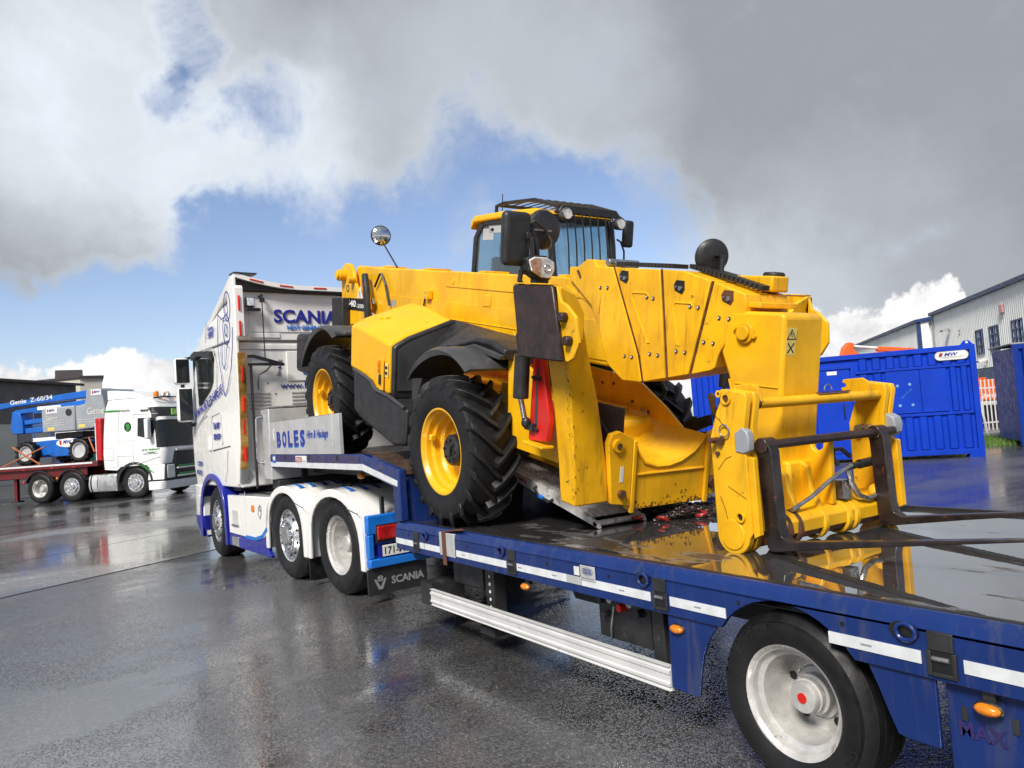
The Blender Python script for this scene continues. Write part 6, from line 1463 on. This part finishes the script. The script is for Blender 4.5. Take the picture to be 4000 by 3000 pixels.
for k in range(6):
    x = Ln-2.6-3.0*k
    w = Box('window', 'window_far', GB, x, x+1.1, .02, .055, 1.0, 3.2, bevel=0)
    Box('window_frame', 'block_grey', w, x-.08, x+1.18, .04, .058, .92, 3.28, bevel=0)
CB = thing('cream_building', 'cream rendered building with flat parapet rising behind the grey shed', 'building', frame((0, 0, 0), (1, 0, 0), (0, 1, 0)))
MB().prism('z', [(-2.43, 65.4), (.03, 62.6), (1.49, 62.7), (2.2, 74), (-2, 78), (-6, 70)], 0, 7.05).build('wall', 'build_cream', CB)
MB().prism('z', [(-2.6, 65.4), (.0, 62.4), (1.6, 62.5), (2.3, 74.2), (-2, 78.2), (-6.2, 70)], 7.05, 7.2).build('parapet', 'roof_dark', CB)
MB().prism('x', [(64.9, 7.2), (65.2, 7.9), (66.4, 7.9), (66.8, 7.2)], -1.4, .4).build('roof_hatch', 'roof_dark', CB)
# ================================================================== blue site containers on the right
cl = 6.62
CM = frame((15.065-.6047*cl, 7.04+.7964*cl, 0), (.6047, -.7964, 0), (.7964, .6047, 0))
SC = thing('site_container', 'bright blue steel site container with door and oval white sign', 'container', CM)
X_ = lambda q: cl-q
H_ = 2.66
Box('body', 'cont_blue', SC, .03, cl-.03, .05, 2.44, .10, H_-.04, bevel=.01)
for z0, z1 in ((.08, .21), (H_-.12, H_)): Box('long_rail', 'cont_blue', SC, 0, cl, -.02, .06, z0, z1, bevel=.008)
for xa in (0, cl-.13): Box('corner_post', 'cont_blue', SC, xa, xa+.13, -.025, .10, .03, H_-.01, bevel=.008)
for xa in (0, cl-.35): MB().prism('y', [(xa, 0), (xa+.35, 0), (xa+.30, .10), (xa+.05, .10)], -.03, .3).build('foot', 'cont_blue', SC)
def ribs(q0, q1, z0, z1, n):
    for i in range(n):
        c = X_(q0+(q1-q0)*(i+.5)/n); w = abs(q1-q0)/n*.36
        MB().prism('z', [(c-w, .052), (c-w*.6, .008), (c+w*.6, .008), (c+w, .052)], z0, z1).build('rib', 'cont_blue', SC)
ribs(.16, 2.60, 2.24, 2.52, 8); ribs(.16, .62, 1.12, 2.16, 2); ribs(1.98, 2.60, 1.12, 2.14, 2); ribs(.16, 2.6, .23, 1.02, 8)
ribs(3.8, 6.4, .3, 2.45, 9)
Box('mid_rail', 'cont_blue', SC, X_(2.62), X_(.14), -.005, .05, 2.165, 2.225, bevel=.006)
Box('mid_rail', 'cont_blue', SC, X_(2.62), X_(.14), -.005, .05, 1.035, 1.10, bevel=.006)
Box('flat_panel', 'cont_blue', SC, X_(1.96), X_(1.23), .0, .051, 1.12, 2.15, bevel=.006)
Box('flat_panel', 'cont_blue', SC, X_(1.215), X_(.65), .0, .051, 1.12, 2.15, bevel=.006)
dr_ = Box('door', 'cont_blue', SC, X_(3.60), X_(2.76), .0, .051, .22, 2.30, bevel=.012)
for q in (3.66, 2.70): Box('door_frame', 'cont_blue', SC, X_(q)-.03, X_(q)+.03, -.015, .051, .22, 2.40, bevel=.006)
Box('door_frame', 'cont_blue', SC, X_(3.63), X_(2.73), -.015, .051, 2.32, 2.40, bevel=.006)
Box('door_label', 'decal_white', dr_, X_(3.28), X_(3.05), -.006, -.001, 2.19, 2.28, bevel=.002)
MB().tube([(X_(2.95), -.03, 1.45), (X_(2.95), -.05, 1.35), (X_(2.95), -.03, 1.10)], .018).build('padlock_chain', 'black_metal', dr_)
for q, z in ((1.72, 1.80), (1.45, 1.82), (1.70, 1.32), (1.42, 1.32)): MB().cyl((X_(q), -.002, z), (X_(q), -.006, z), .035, n=12).build('paint_patch', mat('chalk_blue', (.16, .34, .62), .7), SC)
for k in range(6): ribbon([(X_(1.65-.035*k), 1.50+.03*k), (X_(1.60-.035*k), 1.53+.035*k)], 'y', -.003, .03, .002).build('paint_smear', mat('smear_blue', (.02, .12, .50), .7), SC)
sg = [(X_(.51)+.33*c_*1.0+.0, 2.435+.105*s_) for c_, s_ in []]
ovp = [(X_(.76)+.10*cos(a), 2.435+.105*sin(a)) for a in [pi/2+pi*i/10 for i in range(11)]]+[(X_(.25)+.10*cos(a), 2.435+.105*sin(a)) for a in [-pi/2+pi*i/10 for i in range(11)]]
sn = MB().prism('y', ovp, -.012, .006).build('oval_sign', 'decal_white', SC)
ribbon(ovp+[ovp[0]], 'y', -.016, .012, .003).build('sign_border', 'text_grey', sn)
text('MW', 'text_blue', sn, (X_(.66), -.013, 2.42), (1, 0, 0), (0, 0, 1), .085, .30, bold=.03, shear=.3, ext=.003)
MB().prism('y', [(X_(.78), 2.42), (X_(.71), 2.42), (X_(.68), 2.505), (X_(.75), 2.505)], -.015, -.0125).build('sign_mark', 'lamp_red', sn)
Box('sign_rule', 'text_grey', sn, X_(.78), X_(.26), -.015, -.0125, 2.40, 2.408, bevel=0)
text('HIRE GROUP', 'text_grey', sn, (X_(.70), -.013, 2.365), (1, 0, 0), (0, 0, 1), .022, .40, ext=.002)
for q in (.16, 6.45):
    MB().prism('y', [(X_(q)-.14, H_), (X_(q)-.06, H_+.10), (X_(q)+.05, H_+.10), (X_(q)+.13, H_)], .02, .05).build('lifting_lug', 'cont_blue', SC)
    MB().cyl((X_(q), .018, H_+.055), (X_(q), .010, H_+.055), .028, n=14).build('lug_hole', 'decal_white', SC)
NM = frame((18.03, 7.556, 0), (.6047, -.7964, 0), (.7964, .6047, 0))
NC = thing('steel_container', 'navy blue corrugated container beside the grass verge and white fence', 'container', NM)
Box('body', 'cont_navy', NC, .05, 6.0, .06, 2.44, .12, 2.60, bevel=.01)
for z0, z1 in ((.05, .20), (2.55, 2.68)): Box('long_rail', 'cont_navy', NC, 0, 6.06, -.02, .07, z0, z1, bevel=.008)
for xa in (0, 5.93): Box('corner_post', 'cont_navy', NC, xa, xa+.13, -.025, .12, .01, 2.67, bevel=.008)
for i in range(20):
    c = .30+.286*i
    MB().prism('z', [(c-.10, .062), (c-.06, .0), (c+.06, .0), (c+.10, .062)], .21, 2.54).build('rib', 'cont_navy', NC)
Box('roof_edge', 'block_grey', NC, -.03, 6.1, -.03, 2.46, 2.682, 2.72, bevel=.006)
MB().prism('y', [(.55, 2.72), (.62, 2.80), (.78, 2.80), (.85, 2.72)], .05, .09).build('lifting_lug', 'cont_navy', NC)
# ================================================================== palisade fence, verge, plant behind
FM = frame((20.0, 11.6, 0), (.927, -.375, 0), (.375, .927, 0))
FN = thing('palisade_fence', 'white steel palisade fence with vertical pales between the containers', 'fence', FM)
for i in range(66):
    x = .15*i
    if i == 0: pale = MB().prism('z', [(-.028, -.006), (0, -.02), (.028, -.006), (0, -.008)], .18, 1.86).build('pale', 'fence_white', FN, smooth=False); o_ = pale
    else: o_ = pale.copy(); COL.objects.link(o_); o_.parent = FN
    o_.location = (x, 0, 0)
for z in (.42, 1.55): Box('fence_rail', 'fence_white', FN, -.1, 9.9, .0, .05, z, z+.05, bevel=.004)
for k in range(5): Box('fence_post', 'fence_white', FN, 2.43*k, 2.43*k+.09, .052, .14, 0, 1.95, bevel=.006)
MB().tube([(2.47, -.02, 1.9), (2.47, -.35, .05)], .035, n=8).build('fence_stay', 'fence_white', FN)
kb = MB(FM).box(-2, 10, -.35, .25, 0, .14).build('kerb', 'block_grey', None, bevel=.02); kb['kind'] = 'structure'; kb['label'] = 'low concrete kerb under the white fence'
mat('grass_green', (.10, .19, .03), .7, var=.4, vscale=2)
vm_ = MB(); rg_ = random.Random(5)
for i in range(5200):
    s_ = rg_.uniform(-3.5, 2.2); d_ = rg_.uniform(-.95, 0)*1.0
    x = 19.6+.6*s_*.6; 
    P = Vector((18.2, 8.1, 0)) + Vector((.62, -.78, 0))*rg_.uniform(-3.4, 1.2) + Vector((.78, .62, 0))*rg_.uniform(0, 4.0)
    a = rg_.uniform(0, 2*pi); h = rg_.uniform(.05, .20); w = .012
    dx, dy = w*cos(a), w*sin(a); lx, ly = rg_.uniform(-.06, .06), rg_.uniform(-.06, .06)
    vm_.raw([(P.x-dx, P.y-dy, .01), (P.x+dx, P.y+dy, .01), (P.x+lx, P.y+ly, h)], [(0, 1, 2)])
gv = vm_.build('grass_verge', 'grass_green', smooth=False); tag(gv, 'strip of rough green grass below the white fence', 'grass', kind='stuff')
EX = thing('excavator', 'orange excavator standing behind the white fence', 'excavator', frame((31.0, 15.6, 0), (.85, -.53, 0), (.53, .85, 0)))
for y in (-.2, 1.9):
    t_ = MB().prism('y', arc(-1.2, .38, .36, 270, 90, 8)+arc(1.9, .38, .36, 90, -90, 8), y, y+.45).build('track', 'rubber', EX, bevel=.03)
Box('undercarriage', 'dark_frame', EX, -.9, 1.6, .3, 1.85, .35, .75, bevel=.03)
Box('deck_frame', 'shade_white', EX, -1.3, 2.25, -.15, 2.25, .78, .96, bevel=.03)
bd = MB().prism('y', [(-1.2, .97), (-1.2, 1.80), (-.9, 1.92), (1.9, 1.92), (2.2, 1.70), (2.25, 1.0)], -.1, 2.2).build('engine_body', 'orange', EX, bevel=.06)
text('ZX130', 'decal_white', bd, (.9, -.102, 1.12), (1, 0, 0), (0, 0, 1), .16, .8, bold=.02, ext=.004)
Box('grab_rail', 'orange', EX, .3, 1.3, .1, .16, 1.925, 2.02); Box('cab', 'orange', EX, -1.25, -.2, 1.2, 2.2, 1.93, 2.9, bevel=.06)
MB().cyl((.9, .9, 1.9), (.9, .9, 2.1), .06).build('exhaust', 'black_metal', EX)
OL = thing('orange_lift', 'orange and white crane jib showing above the bright blue container', 'crane', frame((23.4, 15.7, 0), (.87, -.49, 0), (.49, .87, 0)))
Box('mast', 'orange', OL, -.25, .15, -.1, .3, 0, 3.1, bevel=.03)
Box('base', 'dark_frame', OL, -1.2, 1.2, -.9, 1.0, 0, .5, bevel=.05)
MB().prism('y', [(-.45, 3.0), (-.25, 3.55), (-.05, 3.72), (.15, 3.66), (.10, 3.45), (.45, 3.10), (.2, 3.0)], -.08, .22).build('knuckle', 'orange', OL, bevel=.02)
MB().cyl((.12, .05, 3.56), (1.15, .05, 3.42), .055, n=12).build('jib_ram', 'decal_white', OL)
MB().prism('y', [(1.1, 3.30), (1.1, 3.48), (2.6, 3.32), (2.6, 3.16)], -.05, .18).build('jib', 'orange', OL, bevel=.02)
MB().prism('y', [(.1, 3.05), (.1, 3.20), (1.2, 3.28), (2.4, 3.18), (2.4, 3.05)], -.04, .16).build('jib', 'orange', OL, bevel=.02)
# ================================================================== pale clad warehouses
WM = frame((55.49, 29.55, 0), (-.7314, -.6820, 0), (.6820, -.7314, 0))
def cladding(par, x0, x1, z0, z1, y=0.0, pitch=.30, dep=.045):
    vs = []; fs = []; k = 0; x = x0
    pf_ = []
    while x < x1:
        pf_ += [(x, 0), (x+pitch*.55, 0), (x+pitch*.68, -dep), (x+pitch*.87, -dep)]; x += pitch
    pf_.append((x1, 0))
    for a, b_ in pf_: vs += [(min(a, x1), y+b_, z0), (min(a, x1), y+b_, z1)]
    for i in range(len(pf_)-1): fs.append((2*i, 2*i+2, 2*i+3, 2*i+1))
    return MB().raw(vs, fs).build('cladding', 'cladding', par, smooth=False)
WH = thing('warehouse', 'tall pale corrugated warehouse with blue eaves and square-paned windows', 'building', WM)
HW = 7.4
Box('block_wall', 'block_grey', WH, 0, 34, .05, 22, 0, 2.80, bevel=.02)
cladding(WH, 0, 34, 2.78, HW)
Box('core_wall', 'cladding', WH, .02, 34, .06, 22, 2.82, HW, bevel=0)
MB().prism('x', [(-.25, HW-.12), (-.28, HW+.12), (11, HW+1.6), (22.2, HW+.12), (22.2, HW-.1), (11, HW+1.3), (.05, HW-.12)], -.15, 34.2).build('roof', 'cladding_trim', WH)
Box('corner_trim', 'block_grey', WH, -.06, .10, -.08, .12, 0, HW-.13, bevel=.01)
for x0, x1 in ((9.35, 10.65), (11.85, 13.2), (15.45, 17.0), (18.4, 19.9)):
    w = Box('window', 'window_far', WH, x0, x1, -.03, .03, 3.75, 5.22, bevel=0)
    for k in range(4):
        xx = x0+(x1-x0)*k/3
        Box('window_bar', 'cladding_trim', w, xx-.04, xx+.04, -.09, -.032, 3.70, 5.27, bevel=0)
    for k in range(4):
        zz = 3.75+1.47*k/3
        Box('window_bar', 'cladding_trim', w, x0-.05, x1+.05, -.085, -.033, zz-.04, zz+.04, bevel=0)
for x, z in ((4.0, 5.85), (10.9, 3.25)):
    l_ = MB().prism('x', [(-.55, z-.12), (-.62, z), (-.2, z+.14), (-.1, z-.02)], x-.28, x+.28).build('flood_lamp', 'block_grey' if z > 4 else 'decal_white', WH)
    MB().tube([(x, -.2, z), (x, -.02, z-.05)], .04, n=6).build('lamp_arm', 'block_grey', l_)
Box('alarm_box', mat('alarm_pink', (.70, .36, .36), .5), WH, 14.0, 14.55, -.16, -.045, 5.85, 6.35, bevel=.02)
Box('wall_vent', 'block_grey', WH, 6.2, 6.32, -.12, -.045, 5.5, 5.62); Box('down_pipe', 'block_grey', WH, .18, .30, -.16, -.05, 0, HW-.14)
Box('roller_door', 'cladding_trim', WH, 9.3, 13.6, -.06, .048, 0, 2.62, bevel=.01)
Box('door_sign', 'decal_white', WH, 12.0, 12.6, -.08, -.062, 2.2, 2.45, bevel=0)
W2 = thing('warehouse', 'lower pale corrugated warehouse with blue corner trim beyond the orange jib', 'building', WM)
Box('block_wall', 'block_grey', W2, -34, -4.3, .05, 18, 0, 2.8, bevel=.02)
cladding(W2, -34, -4.3, 2.78, HW-.05)
Box('core_wall', 'cladding', W2, -34, -4.32, .06, 18, 2.82, HW-.05, bevel=0)
Box('link_wall', 'cladding', W2, -4.28, -.08, .9, 12, 0, HW-.45, bevel=0)
Box('link_eaves', 'cladding_trim', W2, -4.4, -.06, .80, 12, HW-.44, HW-.26, bevel=0)
Box('corner_trim', 'cladding_trim', W2, -4.55, -4.25, -.10, .2, 0, HW-.10, bevel=.01)
MB().prism('x', [(-.25, HW-.17), (-.28, HW+.06), (9, HW+1.2), (18.2, HW+.06), (18.2, HW-.1), (9, HW+1.0), (.05, HW-.17)], -34.1, -4.1).build('roof', 'cladding_trim', W2)
Box('wall_vent', 'block_grey', W2, -7.4, -7.25, -.12, -.045, 5.3, 5.42)
l_ = MB().prism('x', [(-.55, 4.38), (-.62, 4.5), (-.2, 4.64), (-.1, 4.48)], -8.3, -7.7).build('flood_lamp', 'block_grey', W2)
# ================================================================== far conifer by the warehouse gable
TRE = thing('conifer_tree', 'small distant conifer tip beyond the bright blue container', 'tree', Matrix.Translation((73.5, 52.8, 0)))
MB().tube([(0, 0, 0), (0, 0, 3), (0, 0, 6.7)], [.18, .12, .02], n=8).build('trunk', 'trunk', TRE)
cr = MB(); rq = random.Random(9)
for i in range(1400):
    z = 1.2+5.7*rq.random()**.8; rmax = (7.0-z)*.30+.05; a = rq.uniform(0, 2*pi); r = rmax*rq.random()**.4
    c = Vector((r*cos(a), r*sin(a), z-.15*r)); s_ = .16
    q = [c+Vector((rq.uniform(-s_, s_), rq.uniform(-s_, s_), rq.uniform(-s_, s_)*.6)) for _ in range(3)]
    cr.raw(q, [(0, 1, 2)])
cr.build('crown', 'leaf', TRE, smooth=False)
